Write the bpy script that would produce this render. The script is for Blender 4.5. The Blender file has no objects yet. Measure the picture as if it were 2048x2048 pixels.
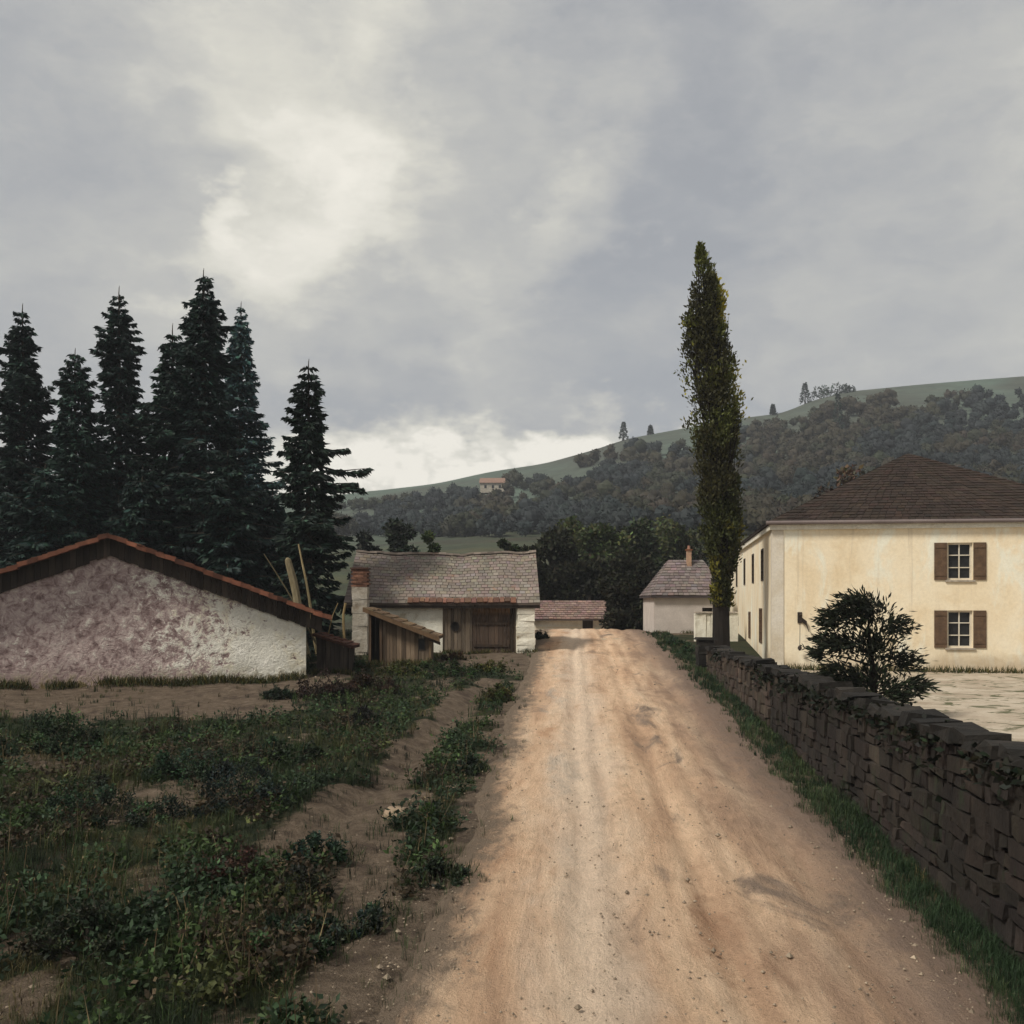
import bpy, math, random
import numpy as np
from mathutils import Vector

# ------------------------------------------------------------------ basics
F, H0, EYE, SL = 1967.0, 1205.0, 4.5, 0.0508       # focal length (px of 2048), horizon row, eye height, road slope
sc = bpy.context.scene
COL = sc.collection
rng = np.random.default_rng(7)
random.seed(7)

def P(px, py, d):
    """point at distance d that lies in direction of measured pixel (px,py)"""
    return np.array([(px - 1024) / F * d, d, EYE + (H0 - py) / F * d])

def tag(o, label=None, cat=None, group=None, kind=None):
    if label: o['label'] = label
    if cat: o['category'] = cat
    if group: o['group'] = group
    if kind: o['kind'] = kind
    return o

def thing(name, label, cat, loc=(0, 0, 0), group=None):
    o = bpy.data.objects.new(name, None)
    COL.objects.link(o)
    o.location = [float(v) for v in loc]
    o.empty_display_size = 0.3
    return tag(o, label, cat, group)

def world_loc(o):
    v = np.zeros(3)
    while o is not None:
        v += np.array(o.location)
        o = o.parent
    return v

def wthing(*a):
    o = thing(*a); o['kind'] = 'thing'; return o

class MB:
    def __init__(s):
        s.v, s.f, s.t, s.m = [], [], [], []
        s.n = 0
    def add(s, verts, faces, tint=(1, 1, 1), mi=0):
        verts = np.asarray(verts, float)
        s.v.append(verts)
        for fc in faces:
            s.f.append([i + s.n for i in fc]); s.t.append(tint); s.m.append(mi)
        s.n += len(verts)
    def quads(s, verts, tints):            # verts (n,4,3), tints (n,3)
        n = len(verts)
        s.v.append(np.asarray(verts).reshape(-1, 3))
        idx = (np.arange(n * 4).reshape(-1, 4) + s.n).tolist()
        s.f += idx
        s.t += [tuple(t) for t in np.asarray(tints)]
        s.m += [0] * n
        s.n += n * 4
    def box(s, c, size, u=(1, 0, 0), tint=(1, 1, 1), mi=0, taper=1.0, jit=0.0):
        u = np.array(u, float); u /= np.linalg.norm(u)
        w = np.array([0, 0, 1.0]); v = np.cross(w, u)
        c = np.array(c, float); V = []
        for z in (-.5, .5):
            k = taper if z > 0 else 1
            for a, b in ((-.5, -.5), (.5, -.5), (.5, .5), (-.5, .5)):
                V.append(c + u * a * size[0] * k + v * b * size[1] * k + w * z * size[2] + rng.normal(0, 1, 3) * jit)
        s.add(V, [(0, 3, 2, 1), (4, 5, 6, 7), (0, 1, 5, 4), (1, 2, 6, 5), (2, 3, 7, 6), (3, 0, 4, 7)], tint, mi)
    def hexa(s, V, tint=(1, 1, 1), mi=0):  # 4 bottom + 4 top
        s.add(V, [(0, 3, 2, 1), (4, 5, 6, 7), (0, 1, 5, 4), (1, 2, 6, 5), (2, 3, 7, 6), (3, 0, 4, 7)], tint, mi)
    def tube(s, pts, rad, n=8, tint=(1, 1, 1), rough=0.0):
        pts = [np.array(p, float) for p in pts]
        V = []
        for i, p in enumerate(pts):
            d = pts[min(i + 1, len(pts) - 1)] - pts[max(i - 1, 0)]
            d = d / (np.linalg.norm(d) + 1e-9)
            a = np.cross(d, [0.3, 1, 0.1] if abs(d[2]) > .5 else [0, 0, 1]); a /= np.linalg.norm(a)
            b = np.cross(d, a)
            for k in range(n):
                t = 2 * math.pi * k / n
                r = rad[i] * (1 + rough * rng.normal())
                V.append(p + (a * math.cos(t) + b * math.sin(t)) * r)
        Fc = []
        for i in range(len(pts) - 1):
            for k in range(n):
                k2 = (k + 1) % n
                Fc.append((i * n + k, i * n + k2, (i + 1) * n + k2, (i + 1) * n + k))
        Fc.append(tuple(range(n - 1, -1, -1)))
        Fc.append(tuple(range((len(pts) - 1) * n, len(pts) * n)))
        s.add(V, Fc, tint)
    def build(s, name, mat, parent=None, smooth=False):
        V = np.concatenate(s.v) if s.v else np.zeros((0, 3))
        if parent is not None: V = V - world_loc(parent)
        me = bpy.data.meshes.new(name)
        me.from_pydata(V.tolist(), [], s.f)
        for m in (mat if isinstance(mat, (list, tuple)) else [mat]): me.materials.append(m)
        if any(s.m): me.polygons.foreach_set('material_index', s.m)
        at = me.attributes.new('tint', 'FLOAT_COLOR', 'FACE')
        t = np.ones((len(s.f), 4)); t[:, :3] = np.array(s.t)
        at.data.foreach_set('color', t.ravel())
        if smooth: me.polygons.foreach_set('use_smooth', [True] * len(s.f))
        me.update()
        o = bpy.data.objects.new(name, me)
        COL.objects.link(o)
        if parent is not None: o.parent = parent
        return o

def copy_tree(o, parent=None):
    c = o.copy(); COL.objects.link(c)
    if parent is not None: c.parent = parent
    for ch in list(o.children): copy_tree(ch, c)
    return c

# ------------------------------------------------------------------ noise
def _h(ix, iy, s):
    n = (ix.astype(np.int64) * 374761393 + iy.astype(np.int64) * 668265263 + s * 982451653) & 0x7fffffff
    n = ((n ^ (n >> 13)) * 1274126177) & 0x7fffffff
    return ((n ^ (n >> 16)) & 0xffff) / 65535.0
def vn(x, y, s=0):
    x = np.asarray(x, float); y = np.asarray(y, float)
    ix, iy = np.floor(x), np.floor(y); fx, fy = x - ix, y - iy
    fx = fx * fx * (3 - 2 * fx); fy = fy * fy * (3 - 2 * fy)
    a, b = _h(ix, iy, s), _h(ix + 1, iy, s); c, d = _h(ix, iy + 1, s), _h(ix + 1, iy + 1, s)
    return (a * (1 - fx) + b * fx) * (1 - fy) + (c * (1 - fx) + d * fx) * fy
def fbm(x, y, s=0, o=4):
    t, a, k = 0, .5, 1
    for i in range(o):
        t = t + a * vn(np.asarray(x) * k, np.asarray(y) * k, s + i * 17); a *= .5; k *= 2.03
    return t
def sst(a, b, x):
    t = np.clip((np.asarray(x, float) - a) / (b - a), 0, 1); return t * t * (3 - 2 * t)

# ------------------------------------------------------------------ ground shape
_Y = np.array([-40, 0, 50, 55, 60, 66, 76, 92, 115, 150, 900.])
_Z = np.array([-2.0, 0, 2.54, 2.76, 2.82, 2.68, 2.1, 1.3, .7, .4, .4])
def zprof(Y):
    Y = np.asarray(Y, float)
    return sum(np.interp(Y + k, _Y, _Z) for k in (-3, -1.5, 0, 1.5, 3)) / 5
def road_l(Y): return -1.72 + .059 * np.asarray(Y, float) + .75 * (fbm(np.asarray(Y) * .45, 3.3, 5) - .5)
def road_r(Y): return 4.52 + .0586 * np.asarray(Y, float) + .5 * (fbm(np.asarray(Y) * .5, 8.1, 9) - .5)
def wall_x(Y): return 4.835 + .0707 * np.asarray(Y, float)
def seg(X, Y, ax, ay, bx, by):
    dx, dy = bx - ax, by - ay
    t = np.clip(((X - ax) * dx + (Y - ay) * dy) / (dx * dx + dy * dy), 0, 1)
    return np.hypot(X - ax - t * dx, Y - ay - t * dy), t
def dirt(X, Y):
    X = np.asarray(X, float); Y = np.asarray(Y, float)
    n = fbm(X * .8, Y * .6, 21, 4) - .47
    n2 = fbm(X * 2.6, Y * 2.1, 33, 3) - .44
    wob = n * 1.6
    m = np.zeros_like(X)
    yard = sst(-5.2, -7.0, X + wob) * sst(25.6, 27.6, Y + wob * 1.4) * sst(36.5, 34.5, Y)
    m = np.maximum(m, yard)
    d1, t = seg(X + wob * .5 + n2 * .8, Y, -.75, 34.5, -2.75, 17.5)
    m = np.maximum(m, sst(.66, .18, d1))
    d2, t = seg(X + wob * .5, Y, -2.3, 18, -3.2, 15.2)
    m = np.maximum(m, sst(1.3, .4, d2 + n2 * 1.2))
    d3, t = seg(X + wob * .4, Y, -2.3, 15.5, -1.6, 10)
    m = np.maximum(m, sst(.75, .3, d3) * .9)
    m = np.maximum(m, sst(-3.8, -2.0, X + wob) * sst(36.5, 39, Y + wob) * sst(4, 3, X))
    m = np.maximum(m, sst(.5, .0, road_l(Y) - X + n2 * 2.2) * (X < road_r(Y) + .3))
    m = np.maximum(m, sst(53, 56, Y) * sst(70, 64, Y) * sst(12, 9, np.abs(X - 3)) * .8)
    return np.clip(m + n2 * .9 * sst(0, .3, m) + .50 * sst(.05, .18, n) + .3 * sst(.06, .2, n2), 0, 1)
def zg(X, Y):
    X = np.asarray(X, float); Y = np.asarray(Y, float)
    z = zprof(Y) + 0 * X
    near = sst(70, 55, Y)
    off = sst(-.2, 1.2, road_l(Y) - X)
    z = z + near * off * (.34 * (fbm(X * .45, Y * .4, 41) - .47) + .10 * (fbm(X * 2.2, Y * 2, 44, 3) - .44))
    # bank along the old track, left of the road
    d1, t = seg(X, Y, -.75, 34, -3.1, 16)
    side = (X + 3.1) - (Y - 16) * (2.35 / 18)
    z = z + near * .16 * np.exp(-(side + .6 + .5 * (fbm(Y * .8, X * .3, 47) - .47)) ** 2 / .2) * sst(13, 17, Y) * sst(36, 32, Y)
    z = z - near * .10 * np.exp(-(side - .12) ** 2 / .05) * sst(13, 17, Y) * sst(36, 32, Y)
    return z
def gz(x, y): return float(zg(np.array([x]), np.array([y]))[0])
def G(px, py):
    d = F * EYE / (py - H0 + F * SL); x = (px - 1024) / F * d
    return np.array([x, d, gz(x, d)])

# ------------------------------------------------------------------ materials
def nodes(name):
    m = bpy.data.materials.new(name); m.use_nodes = True
    nt = m.node_tree; b = nt.nodes['Principled BSDF']
    return m, nt, b
def N(nt, t, **kw):
    n = nt.nodes.new(t)
    for k, v in kw.items():
        if k in n.inputs.keys(): n.inputs[k].default_value = v
        else: setattr(n, k, v)
    return n
def ramp(nt, fac, stops):
    r = nt.nodes.new('ShaderNodeValToRGB')
    e = r.color_ramp.elements
    while len(e) < len(stops): e.new(.5)
    for i, (p, c) in enumerate(stops):
        e[i].position = p; e[i].color = (*c, 1)
    nt.links.new(fac, r.inputs[0]); return r.outputs[0]
def noise(nt, vec, scale, detail=5, rough=.6, dist=0.0):
    n = nt.nodes.new('ShaderNodeTexNoise')
    n.inputs['Scale'].default_value = scale; n.inputs['Detail'].default_value = detail
    n.inputs['Roughness'].default_value = rough; n.inputs['Distortion'].default_value = dist
    nt.links.new(vec, n.inputs['Vector']); return n.outputs['Fac']
def mixc(nt, fac, a, b, mode='MIX'):
    m = nt.nodes.new('ShaderNodeMix'); m.data_type = 'RGBA'; m.blend_type = mode
    for s, v in ((0, fac), (6, a), (7, b)):
        if isinstance(v, (int, float)): m.inputs[s].default_value = v
        elif isinstance(v, tuple): m.inputs[s].default_value = (*v, 1)
        else: nt.links.new(v, m.inputs[s])
    return m.outputs[2]
def mrange(nt, val, a, b, c=0., d=1., smooth=True):
    r = nt.nodes.new('ShaderNodeMapRange'); r.interpolation_type = 'SMOOTHSTEP' if smooth else 'LINEAR'
    nt.links.new(val, r.inputs[0])
    for i, v in enumerate((a, b, c, d)): r.inputs[1 + i].default_value = v
    return r.outputs[0]
def mth(nt, op, a, b=None):
    m = nt.nodes.new('ShaderNodeMath'); m.operation = op
    for i, v in enumerate((a, b)):
        if v is None: continue
        if isinstance(v, (int, float)): m.inputs[i].default_value = v
        else: nt.links.new(v, m.inputs[i])
    return m.outputs[0]
def bump(nt, b, h, strength, dist):
    n = nt.nodes.new('ShaderNodeBump'); n.inputs['Strength'].default_value = strength; n.inputs['Distance'].default_value = dist
    nt.links.new(h, n.inputs['Height']); nt.links.new(n.outputs[0], b.inputs['Normal'])
def pos(nt): return nt.nodes.new('ShaderNodeNewGeometry').outputs['Position']
def scaled(nt, v, s):
    m = nt.nodes.new('ShaderNodeMapping'); m.inputs['Scale'].default_value = s
    nt.links.new(v, m.inputs['Vector']); return m.outputs[0]
def tint(nt):
    a = nt.nodes.new('ShaderNodeAttribute'); a.attribute_name = 'tint'; return a.outputs['Color']

def rough_mat(name, stops, scale=1.5, rough=.85, bs=.5, bd=.02, tinted=True, stretch=(1, 1, 1), fine=14, spots=None):
    """layered noise colour, optional per-face tint, optional stain colour"""
    m, nt, b = nodes(name)
    p = scaled(nt, pos(nt), stretch)
    n1 = noise(nt, p, scale, 6, .62, .4)
    c = ramp(nt, n1, stops)
    n2 = noise(nt, p, fine, 6, .7)
    c = mixc(nt, .35, c, ramp(nt, n2, [(.25, (.55, .55, .55)), (.75, (1.35, 1.35, 1.35))]), 'MULTIPLY')
    if spots:
        sc_, lo, hi, colr = spots
        c = mixc(nt, mrange(nt, noise(nt, p, sc_, 5, .65, .8), lo, hi), c, colr)
    if tinted: c = mixc(nt, 1.0, c, tint(nt), 'MULTIPLY')
    nt.links.new(c, b.inputs['Base Color'])
    b.inputs['Roughness'].default_value = rough
    b.inputs['Specular IOR Level'].default_value = .25
    bump(nt, b, mth(nt, 'ADD', n1, mth(nt, 'MULTIPLY', n2, .6)), bs, bd)
    return m
def foliage_mat(name, rough=.65, trans=.18):
    m, nt, b = nodes(name)
    c = tint(nt)
    n = noise(nt, pos(nt), 3.0, 3, .6)
    c = mixc(nt, .6, c, ramp(nt, n, [(.3, (.6, .6, .6)), (.7, (1.4, 1.4, 1.3))]), 'MULTIPLY')
    nt.links.new(c, b.inputs['Base Color'])
    b.inputs['Roughness'].default_value = rough; b.inputs['Specular IOR Level'].default_value = .2
    t = nt.nodes.new('ShaderNodeBsdfTranslucent'); nt.links.new(c, t.inputs['Color'])
    mx = nt.nodes.new('ShaderNodeMixShader'); mx.inputs[0].default_value = trans
    nt.links.new(b.outputs[0], mx.inputs[1]); nt.links.new(t.outputs[0], mx.inputs[2])
    nt.links.new(mx.outputs[0], nt.nodes['Material Output'].inputs['Surface'])
    return m

M = {}
M['leaf'] = foliage_mat('leaf')
M['needle'] = foliage_mat('needle', .7, .05)
M['dark_bark'] = rough_mat('dark_bark', [(.3, (.007, .0055, .0042)), (.7, (.022, .016, .0115))], 2.2, .9, .9, .06, stretch=(3, 3, .5))
M['bark'] = rough_mat('bark', [(.3, (.030, .024, .018)), (.7, (.075, .058, .042))], 2.2, .9, .9, .06, stretch=(3, 3, .5))
M['plank'] = rough_mat('weathered_plank', [(.3, (.10, .073, .05)), (.55, (.17, .125, .085)), (.8, (.22, .175, .125))], 1.6, .85, .6, .02, stretch=(5, 5, .6))
M['dark_plank'] = rough_mat('dark_plank', [(.3, (.028, .022, .018)), (.7, (.065, .050, .038))], 1.6, .85, .6, .02, stretch=(4, 4, .6))
M['shingle'] = rough_mat('shingle', [(.3, (.165, .135, .112)), (.6, (.225, .188, .158)), (.85, (.29, .245, .205))], .9, .9, .5, .02, spots=(.7, .58, .72, (.22, .13, .085)))
M['red_tile'] = rough_mat('red_tile', [(.3, (.12, .048, .030)), (.6, (.20, .085, .050)), (.85, (.30, .17, .105))], 2.5, .8, .5, .02)
M['brown_tile'] = rough_mat('brown_tile', [(.3, (.022, .0145, .0105)), (.7, (.042, .027, .019))], 1.2, .85, .5, .02)
M['grey_tile'] = rough_mat('grey_tile', [(.3, (.135, .108, .100)), (.7, (.20, .162, .15))], .9, .9, .5, .02)
M['lime'] = rough_mat('limewash', [(.3, (.60, .55, .44)), (.55, (.78, .74, .62)), (.8, (.84, .80, .69))], 1.4, .9, .9, .06, spots=(1.1, .60, .74, (.42, .34, .22)))
M['strip'] = rough_mat('corner_paint', [(.3, (.52, .44, .32)), (.55, (.62, .56, .46)), (.8, (.68, .63, .55))], 1.2, .92, .6, .03)
M['old_lime'] = rough_mat('old_limewash', [(.3, (.26, .22, .165)), (.55, (.40, .355, .29)), (.8, (.52, .48, .41))], 1.8, .9, .9, .06, spots=(1.4, .56, .72, (.22, .165, .11)))
M['iron'] = rough_mat('iron', [(.3, (.02, .015, .012)), (.7, (.05, .035, .025))], 6, .6, .3, .01)
M['pane'] = rough_mat('window_pane', [(.3, (.012, .012, .013)), (.7, (.03, .03, .03))], 3, .25, .05, .005)
M['shutter'] = rough_mat('shutter', [(.3, (.07, .042, .025)), (.7, (.14, .085, .05))], 4, .8, .4, .01)
M['dark_frame'] = rough_mat('dark_frame', [(.3, (.025, .018, .013)), (.7, (.05, .035, .025))], 4, .8, .3, .01)
M['stone'] = rough_mat('stone', [(.3, (.25, .21, .17)), (.7, (.46, .40, .32))], 4, .9, .8, .03)
M['coping'] = rough_mat('coping', [(.3, (.007, .0065, .0055)), (.7, (.024, .020, .016))], 3, .9, .9, .05)
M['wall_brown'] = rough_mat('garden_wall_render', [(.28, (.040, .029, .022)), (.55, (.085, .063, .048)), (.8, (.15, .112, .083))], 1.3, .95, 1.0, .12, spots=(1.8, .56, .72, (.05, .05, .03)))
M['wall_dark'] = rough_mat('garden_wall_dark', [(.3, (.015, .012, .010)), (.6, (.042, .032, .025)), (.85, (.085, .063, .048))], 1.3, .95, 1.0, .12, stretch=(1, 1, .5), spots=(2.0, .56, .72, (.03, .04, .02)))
M['brick'] = rough_mat('brick', [(.3, (.09, .042, .028)), (.7, (.17, .085, .052))], 4, .9, .6, .02)
M['pink_wall'] = rough_mat('pink_render', [(.3, (.42, .37, .33)), (.7, (.56, .50, .45))], 1.0, .95, .6, .03)

M['mortar'] = rough_mat('old_mortar', [(.3, (.022, .017, .013)), (.7, (.055, .042, .032))], 4, .95, .6, .02)

def cream_mat():
    m, nt, b = nodes('cream_render')
    p = pos(nt)
    n1 = noise(nt, p, .55, 6, .6, .6); n2 = noise(nt, scaled(nt, p, (1, 1, .35)), 1.1, 6, .65, .5); n3 = noise(nt, p, 9, 6, .7)
    c = ramp(nt, n1, [(.25, (.69, .54, .34)), (.5, (.80, .685, .495)), (.75, (.83, .74, .57))])
    c = mixc(nt, mrange(nt, n2, .48, .64), c, (.80, .765, .63))         # washed out patches of limewash
    c = mixc(nt, .3, c, ramp(nt, n3, [(.25, (.65, .62, .55)), (.75, (1.25, 1.25, 1.25))]), 'MULTIPLY')
    sx = nt.nodes.new('ShaderNodeSeparateXYZ'); nt.links.new(p, sx.inputs[0])
    low = mrange(nt, mth(nt, 'ADD', sx.outputs[2], mth(nt, 'MULTIPLY', mth(nt, 'ADD', n1, -.5), 2.2)), 2.9, 1.9)
    c = mixc(nt, mth(nt, 'MULTIPLY', low, .55), c, (.34, .25, .16))      # splashed, damp foot
    st = noise(nt, scaled(nt, p, (1, 1, .06)), 2.6, 5, .6)
    c = mixc(nt, mth(nt, 'MULTIPLY', mrange(nt, st, .56, .70), .35), c, (.42, .34, .25))   # rain streaks
    nt.links.new(c, b.inputs['Base Color']); b.inputs['Roughness'].default_value = .92
    b.inputs['Specular IOR Level'].default_value = .2
    bump(nt, b, mth(nt, 'ADD', n2, mth(nt, 'MULTIPLY', n3, .5)), .55, .03)
    return m
M['cream'] = cream_mat()

def cottage_mat(x0, x1):
    """limewash that has flaked away to mauve rubble towards one end of the wall"""
    m, nt, b = nodes('flaking_limewash')
    p = pos(nt)
    sx = nt.nodes.new('ShaderNodeSeparateXYZ'); nt.links.new(p, sx.inputs[0])
    g = mrange(nt, sx.outputs[0], x0, x1, 0, 1, False)
    nb = noise(nt, p, .9, 6, .65, .8); nf = noise(nt, p, 3.4, 6, .72, .6); n3 = noise(nt, p, 12, 5, .7)
    f = mth(nt, 'ADD', g, mth(nt, 'MULTIPLY', mth(nt, 'ADD', nb, -.5), 1.5))
    f = mth(nt, 'ADD', f, mth(nt, 'MULTIPLY', mth(nt, 'ADD', nf, -.5), 2.4))
    ff = noise(nt, scaled(nt, p, (1, 1, 1.6)), 9, 6, .75, 1.2)
    f = mth(nt, 'ADD', f, mth(nt, 'MULTIPLY', mth(nt, 'ADD', ff, -.47), 2.2))
    lime = ramp(nt, nb, [(.3, (.78, .69, .48)), (.5, (.86, .82, .70)), (.75, (.88, .84, .74))])
    rub = ramp(nt, nf, [(.28, (.10, .062, .055)), (.42, (.33, .235, .22)), (.54, (.56, .44, .405)), (.70, (.70, .61, .54))])
    c = mixc(nt, mrange(nt, f, .37, .60), rub, lime)
    z = mrange(nt, sx.outputs[2], 1.7, 2.5)
    damp = mth(nt, 'MULTIPLY', mth(nt, 'SUBTRACT', 1, z), mrange(nt, nf, .42, .6))
    c = mixc(nt, damp, c, (.20, .15, .07))
    c = mixc(nt, .35, c, ramp(nt, n3, [(.25, (.6, .6, .6)), (.75, (1.3, 1.3, 1.3))]), 'MULTIPLY')
    nt.links.new(c, b.inputs['Base Color']); b.inputs['Roughness'].default_value = .95
    b.inputs['Specular IOR Level'].default_value = .2
    bump(nt, b, mth(nt, 'ADD', mth(nt, 'ADD', nf, nb), mth(nt, 'MULTIPLY', n3, .5)), 1.0, .10)
    return m
M['cottage'] = cottage_mat(-13.4, -7.2)

def ground_mat():
    m, nt, b = nodes('rough_ground')
    p = pos(nt)
    a = nt.nodes.new('ShaderNodeAttribute'); a.attribute_name = 'dirt'
    n1 = noise(nt, p, .7, 6, .65, .5); n2 = noise(nt, p, 3.5, 6, .7); n3 = noise(nt, p, 22, 5, .7)
    g = ramp(nt, n1, [(.25, (.018, .022, .012)), (.45, (.032, .042, .018)), (.6, (.050, .052, .024)), (.8, (.075, .058, .030))])
    d = ramp(nt, n2, [(.25, (.085, .062, .043)), (.5, (.185, .140, .100)), (.75, (.285, .22, .16))])
    f = mth(nt, 'ADD', a.outputs['Fac'], mth(nt, 'MULTIPLY', mth(nt, 'ADD', n2, -.5), .9))
    c = mixc(nt, mrange(nt, f, .30, .62), g, d)
    c = mixc(nt, .5, c, ramp(nt, n3, [(.25, (.5, .5, .5)), (.75, (1.5, 1.45, 1.4))]), 'MULTIPLY')
    nt.links.new(c, b.inputs['Base Color']); b.inputs['Roughness'].default_value = .95
    b.inputs['Specular IOR Level'].default_value = .15
    n4 = noise(nt, p, 1.6, 4, .6); n6 = noise(nt, p, 60, 4, .8)
    c = mixc(nt, .55, c, ramp(nt, n6, [(.32, (.4, .4, .4)), (.5, (1, 1, 1)), (.7, (1.6, 1.55, 1.5))]), 'MULTIPLY')
    c2 = mixc(nt, mth(nt, 'MULTIPLY', mrange(nt, n4, .52, .68), .65), c, (.075, .052, .040))
    nt.links.new(c2, b.inputs['Base Color'])
    bump(nt, b, mth(nt, 'ADD', mth(nt, 'MULTIPLY', n2, 1.4), mth(nt, 'ADD', mth(nt, 'MULTIPLY', n3, .9), mth(nt, 'MULTIPLY', n6, .3))), 1.0, .15)
    return m
M['ground'] = ground_mat()

def road_mat():
    m, nt, b = nodes('dusty_road')
    p0 = pos(nt)
    # follow the road's axis so wheel streaks run along it
    sx = nt.nodes.new('ShaderNodeSeparateXYZ'); nt.links.new(p0, sx.inputs[0])
    xr = mth(nt, 'SUBTRACT', sx.outputs[0], mth(nt, 'MULTIPLY', sx.outputs[1], .059))
    cb = nt.nodes.new('ShaderNodeCombineXYZ'); nt.links.new(xr, cb.inputs[0]); nt.links.new(sx.outputs[1], cb.inputs[1])
    p = cb.outputs[0]
    ns = noise(nt, scaled(nt, p, (1, .10, 1)), 1.5, 6, .6, .3)
    n1 = noise(nt, scaled(nt, p, (1, .35, 1)), .8, 6, .65, .6)
    n2 = noise(nt, scaled(nt, p, (1, .5, 1)), 4, 7, .72, .4)
    n3 = noise(nt, p0, 26, 5, .75)
    c = ramp(nt, ns, [(.25, (.35, .222, .145)), (.42, (.55, .36, .232)), (.56, (.68, .475, .315)), (.75, (.75, .57, .405))])
    c = mixc(nt, mrange(nt, n1, .54, .72), c, (.46, .265, .155))       # ochre clay showing
    c = mixc(nt, mrange(nt, n1, .44, .30), c, (.25, .185, .14))
    cs_ = mth(nt, 'ABSOLUTE', mth(nt, 'ADD', mth(nt, 'ADD', xr, -.25), mth(nt, 'MULTIPLY', mth(nt, 'ADD', n1, -.5), -2.2)))
    c = mixc(nt, mth(nt, 'MULTIPLY', mrange(nt, cs_, 1.05, .05), .62), c, (.74, .61, .475))   # worn pale crown
    va = nt.nodes.new('ShaderNodeAttribute'); va.attribute_name = 'verge'
    vf = mrange(nt, mth(nt, 'ADD', va.outputs['Fac'], mth(nt, 'MULTIPLY', mth(nt, 'ADD', n2, -.5), 1.6)), .15, .8)
    c = mixc(nt, vf, c, (.175, .132, .095))
    # the right side is muddier; the crown of the road paler
    side = mrange(nt, mth(nt, 'ADD', xr, mth(nt, 'MULTIPLY', mth(nt, 'ADD', n1, -.5), 4.5)), 1.7, 4.2)
    c = mixc(nt, mth(nt, 'MULTIPLY', side, .8), c, (.225, .16, .125))
    c = mixc(nt, .55, c, ramp(nt, n2, [(.25, (.62, .6, .58)), (.55, (1.05, 1.05, 1.05)), (.75, (1.3, 1.3, 1.3))]), 'MULTIPLY')
    n5 = noise(nt, p0, 70, 4, .8)
    c = mixc(nt, .38, c, ramp(nt, n5, [(.32, (.45, .44, .43)), (.5, (1, 1, 1)), (.7, (1.45, 1.42, 1.38))]), 'MULTIPLY')
    c = mixc(nt, .3, c, ramp(nt, n3, [(.25, (.55, .55, .55)), (.75, (1.4, 1.4, 1.4))]), 'MULTIPLY')
    nt.links.new(c, b.inputs['Base Color']); b.inputs['Roughness'].default_value = .95
    b.inputs['Specular IOR Level'].default_value = .15
    bump(nt, b, mth(nt, 'ADD', mth(nt, 'ADD', n2, mth(nt, 'MULTIPLY', ns, 1.5)), mth(nt, 'ADD', mth(nt, 'MULTIPLY', n3, .5), mth(nt, 'MULTIPLY', n5, .22))), .95, .10)
    return m
M['road'] = road_mat()

def hill_mat():
    m, nt, b = nodes('hill_meadow')
    p = pos(nt)
    n1 = noise(nt, scaled(nt, p, (1, .5, 1)), .012, 6, .6, .8); n2 = noise(nt, p, .12, 6, .7)
    c = ramp(nt, n1, [(.30, (.054, .056, .047)), (.45, (.070, .080, .065)), (.6, (.086, .116, .095)), (.75, (.100, .122, .092))])
    sx = nt.nodes.new('ShaderNodeSeparateXYZ'); nt.links.new(p, sx.inputs[0])
    fld = mrange(nt, mth(nt, 'ADD', sx.outputs[1], mth(nt, 'MULTIPLY', mth(nt, 'ADD', n1, -.5), 160.)), 330., 190.)
    c = mixc(nt, fld, c, ramp(nt, noise(nt, scaled(nt, p, (1, 2.2, 1)), .03, 5, .6, .6), [(.35, (.046, .040, .028)), (.5, (.048, .058, .036)), (.65, (.070, .066, .038))]))   # lower fields: stubble and rough grass
    c = mixc(nt, .6, c, ramp(nt, n2, [(.3, (.55, .55, .55)), (.7, (1.4, 1.4, 1.3))]), 'MULTIPLY')
    nt.links.new(c, b.inputs['Base Color']); b.inputs['Roughness'].default_value = .95
    b.inputs['Specular IOR Level'].default_value = .1
    bump(nt, b, n2, .8, 1.5)
    return m
M['hill'] = hill_mat()
M['yard'] = rough_mat('yard_sand', [(.3, (.30, .235, .165)), (.55, (.45, .375, .285)), (.8, (.54, .47, .37))], .8, .95, .8, .05, tinted=False, spots=(1.5, .52, .62, (.10, .10, .05)))

# ------------------------------------------------------------------ setting: ground, road, yard, hill
def grid_mesh(name, X, Y, Z, mat, attr=None, smooth=True):
    ny, nx = X.shape
    V = np.stack([X, Y, Z], -1).reshape(-1, 3)
    i = np.arange(ny * nx).reshape(ny, nx)
    Fc = np.stack([i[:-1, :-1], i[:-1, 1:], i[1:, 1:], i[1:, :-1]], -1).reshape(-1, 4)
    me = bpy.data.meshes.new(name); me.from_pydata(V.tolist(), [], Fc.tolist())
    me.materials.append(mat)
    if attr:
        for k, a in attr.items():
            at = me.attributes.new(k, 'FLOAT', 'POINT'); at.data.foreach_set('value', a.ravel())
    if smooth: me.polygons.foreach_set('use_smooth', [True] * len(Fc))
    o = bpy.data.objects.new(name, me); COL.objects.link(o)
    o['kind'] = 'structure'
    return o

xs = np.concatenate([-np.geomspace(800, 31, 26), np.arange(-30, -9, .35), np.arange(-9, 14, .2), np.arange(14, 30, .6), np.geomspace(31, 800, 26)])
ys = np.concatenate([[-30, -10, -2, 3], np.arange(6, 42, .2), np.arange(42, 70, .5), np.geomspace(71, 900, 40)])
X, Y = np.meshgrid(xs, ys)
Z = zg(X, Y)
inroad = sst(0, .5, X - road_l(Y)) * sst(0, .5, road_r(Y) - X) * sst(66, 62, Y)
Z -= .16 * inroad
Z -= .1 * sst(30, 60, np.abs(X)) * 0
grid_mesh('ground', X, Y, Z, M['ground'], {'dirt': dirt(X, Y)})

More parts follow.
